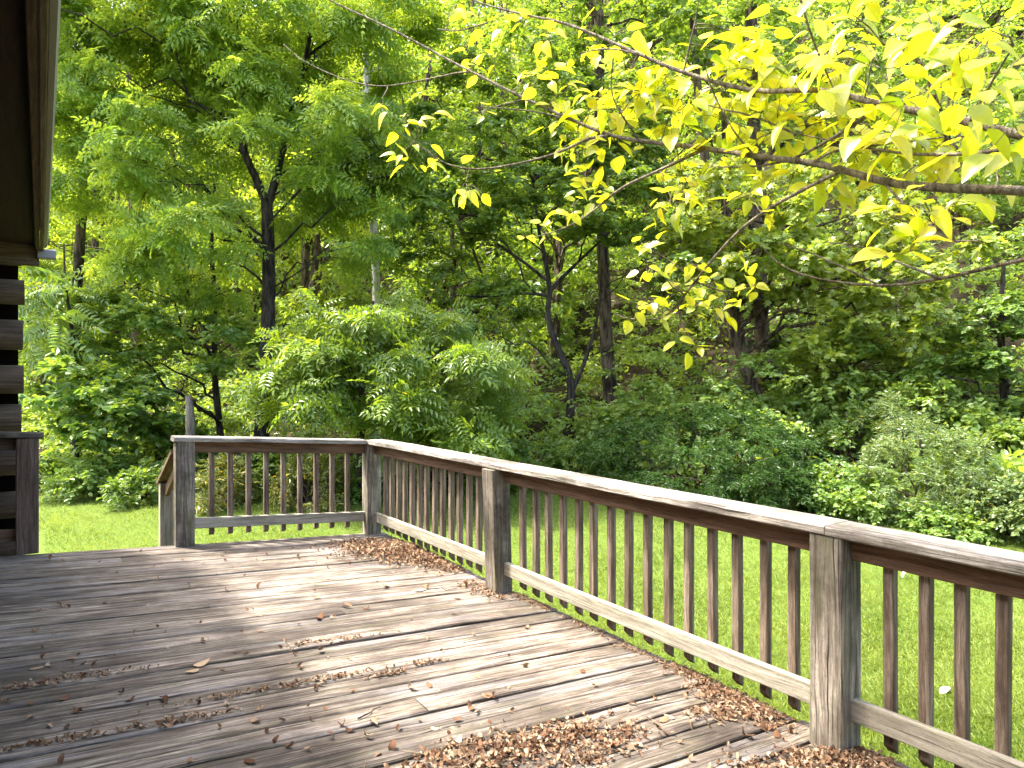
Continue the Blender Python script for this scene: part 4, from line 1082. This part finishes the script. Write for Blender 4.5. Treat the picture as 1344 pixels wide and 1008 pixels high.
def litter():
    pile('thick drift of dry brown leaves in the far corner of the deck', [(520, 724, .40, .34, .06, 1700, 0), (480, 715, .35, .18, .035, 500, 0), (555, 735, .30, .30, .05, 800, 0), (590, 745, .20, .16, .02, 260, 0), (630, 775, .1, .3, .01, 120, 0)], (.016, .038), 1, 120)
    pile('loose drift of dry leaves at the near edge of the deck', [(660, 985, .34, .16, .025, 420, -.1), (600, 1005, .34, .12, .025, 330, 0), (740, 965, .26, .09, .015, 240, 0), (780, 990, .3, .1, .012, 200, 0), (820, 962, .14, .06, .01, 70, 0), (1000, 1030, .3, .2, .02, 260, 0)], (.014, .034), 2, 160)
    pile('strip of dry leaves and needles under the bottom rail left of the nearest post', [(960, 918, .13, .22, .02, 420, 0), (920, 885, .10, .22, .014, 220, 0), (1000, 940, .12, .12, .015, 200, 0), (940, 935, .16, .08, .01, 110, 0)], (.014, .032), 3, 260)
    pile('dry leaves gathered round the foot of the nearest post', [(1100, 998, .22, .10, .02, 330, 0), (1060, 1000, .12, .1, .012, 120, 0), (1150, 1003, .16, .10, .018, 200, 0)], (.014, .032), 4, 160)
    pile('thin scatter of bits along the rail between the nearest and middle posts', [(715, 793, .12, .14, .008, 90, 0), (775, 822, .08, .22, .006, 80, 0), (840, 855, .07, .22, .006, 60, 0), (690, 782, .14, .1, .008, 80, 0)], (.008, .022), 5, 160)
    pile('leaves caught in a deck seam running left of centre', [(300, 915, .26, .025, .007, 50, -.03), (420, 893, .30, .025, .009, 110, -.03), (510, 885, .12, .02, .008, 50, -.03), (560, 870, .10, .02, .006, 30, -.03)], (.012, .028), 6, 10)
    pile('leaves caught in a deck seam nearer the bottom left', [(180, 955, .22, .025, .006, 34, -.03), (270, 940, .2, .03, .007, 40, -.03), (60, 975, .2, .02, .008, 50, -.03)], (.012, .028), 7, 10)
    pile('leaves caught in the deck seam below the house shadow at left', [(60, 895, .22, .025, .006, 26, 0), (120, 888, .25, .03, .010, 55, 0), (20, 905, .2, .02, .008, 40, 0), (400, 845, .2, .02, .006, 40, 0), (460, 838, .2, .02, .006, 30, 0)], (.012, .03), 8, 6)
litter()
def loose_leaves():
    rg = np.random.default_rng(77)
    protos = []
    for k in range(10):
        V, Fc = crumple(1, rg, np.array([1.0]), np.array([0.0]), np.zeros((1, 3)))
        V[:, :2] -= V[:, :2].mean(0)
        protos.append(mesh_np('dry_leaf', V, [(Fc, 0)], [M['dry']], True))
    spots = [(65, 735, .05), (48, 878, .04), (12, 922, .035), (110, 888, .03), (66, 875, .04), (40, 925, .03), (215, 920, .05), (102, 935, .035), (85, 918, .04), (40, 942, .035), (300, 925, .035), (328, 1000, .04), (435, 968, .04), (380, 980, .035), (405, 985, .03), (335, 948, .045), (350, 960, .03), (220, 955, .05), (228, 948, .04), (335, 722, .03), (392, 733, .05), (430, 760, .03), (340, 773, .05), (350, 728, .03), (292, 730, .03), (415, 785, .05), (455, 797, .05), (480, 800, .045), (420, 812, .06), (505, 770, .08), (560, 772, .05), (600, 786, .035), (420, 855, .05), (435, 845, .03), (395, 878, .04), (600, 945, .035), (490, 950, .045), (620, 930, .05), (640, 915, .045), (625, 935, .03), (540, 905, .045), (563, 900, .04), (580, 855, .03), (690, 875, .045), (645, 917, .05), (765, 883, .04), (830, 925, .03), (860, 918, .03), (600, 975, .045), (420, 900, .035), (780, 900, .03), (872, 945, .05), (515, 985, .05), (130, 738, .03), (185, 725, .03), (240, 735, .025), (265, 740, .025), (210, 760, .03), (305, 745, .025), (720, 860, .02), (980, 967, .05), (1020, 965, .045)]
    for _ in range(150):
        px = rg.uniform(0, 900); py = rg.uniform(722, 1005)
        s, t = deck_st(px, py)
        if -.2 < s < 2.5 and t < 6.0: spots.append((px, py, rg.uniform(.014, .035)))
    for i, (px, py, L) in enumerate(spots):
        s, t = deck_st(px, py); p = P(s, t)
        o = link('dry_leaf', protos[i % 10]); o.location = Vector(p + (0, 0, .002)); L *= 1.3; o.scale = (L, L * rg.uniform(.8, 1.2), L * rg.uniform(.45, .85)); o.rotation_euler = (0, 0, rg.uniform(0, 6.28))
        tag(o, 'small curled brown dry leaf lying loose on the deck boards', 'dry leaf', 'loose dry leaves on the deck')
    tv, tf = leaf_tmpl(.15, .5, .33)
    for (px, py, L, lb, m) in ((265, 872, .085, 'largest pale tan leaf lying flat on the shaded boards left of centre', 'drytan'), (252, 882, .065, 'pale narrow tan leaf just below the largest tan leaf', 'drytan'), (878, 942, .05, 'golden brown leaf lying alone near the strip of litter by the rail', 'drytan')):
        s, t = deck_st(px, py); p = P(s, t)
        V = tv * np.array((1, 1, -.6)); V[:, 2] -= V[:, 2].min()
        o = link('dry_leaf', mesh_np('dry_leaf', V - np.array((.5, 0, 0)), [(tf, 0)], [M[m]], True)); o.location = Vector(p + (0, 0, .003)); o.scale = (L, L, L); o.rotation_euler = (0, 0, rg.uniform(0, 6.28))
        tag(o, lb, 'dry leaf')
    # thin fallen twigs
    for (a, c, lb) in (((545, 778), (600, 774), 'thin dry twig lying across the boards in front of the middle post'), ((470, 945), (500, 930), 'thin twig lying on the boards above the near drift of leaves')):
        p0 = P(*deck_st(*a), .006); p1 = P(*deck_st(*c), .008)
        tb = Tubes(); tb.add(limb(p0, p1, .01, 8, .03), np.linspace(.004, .002, 8), 6)
        o = link('fallen_twig', tb.mesh('fallen_twig', M['bark_brown'], p0)); o.location = Vector(p0); tag(o, lb, 'twig')
    # scraps on the lawn
    for (px, py, lb) in ((1240, 910, 'small white scrap lying in the grass right of the nearest post'), (1187, 765, 'tiny white scrap in the grass far below the near railing')):
        v = (504 - py) / F; Z = (0.06 - CAMZ) / v; p = at(px, py, Z)
        V, Fc = crumple(1, rg, np.array([.085]), np.array([.0]), np.zeros((1, 3)))
        o = link('paper_scrap', mesh_np('paper_scrap', V, [(Fc, 0)], [M['white']], True)); o.location = (p[0], p[1], float(gz(p[0], p[1])) + .05); tag(o, lb, 'scrap')
loose_leaves()
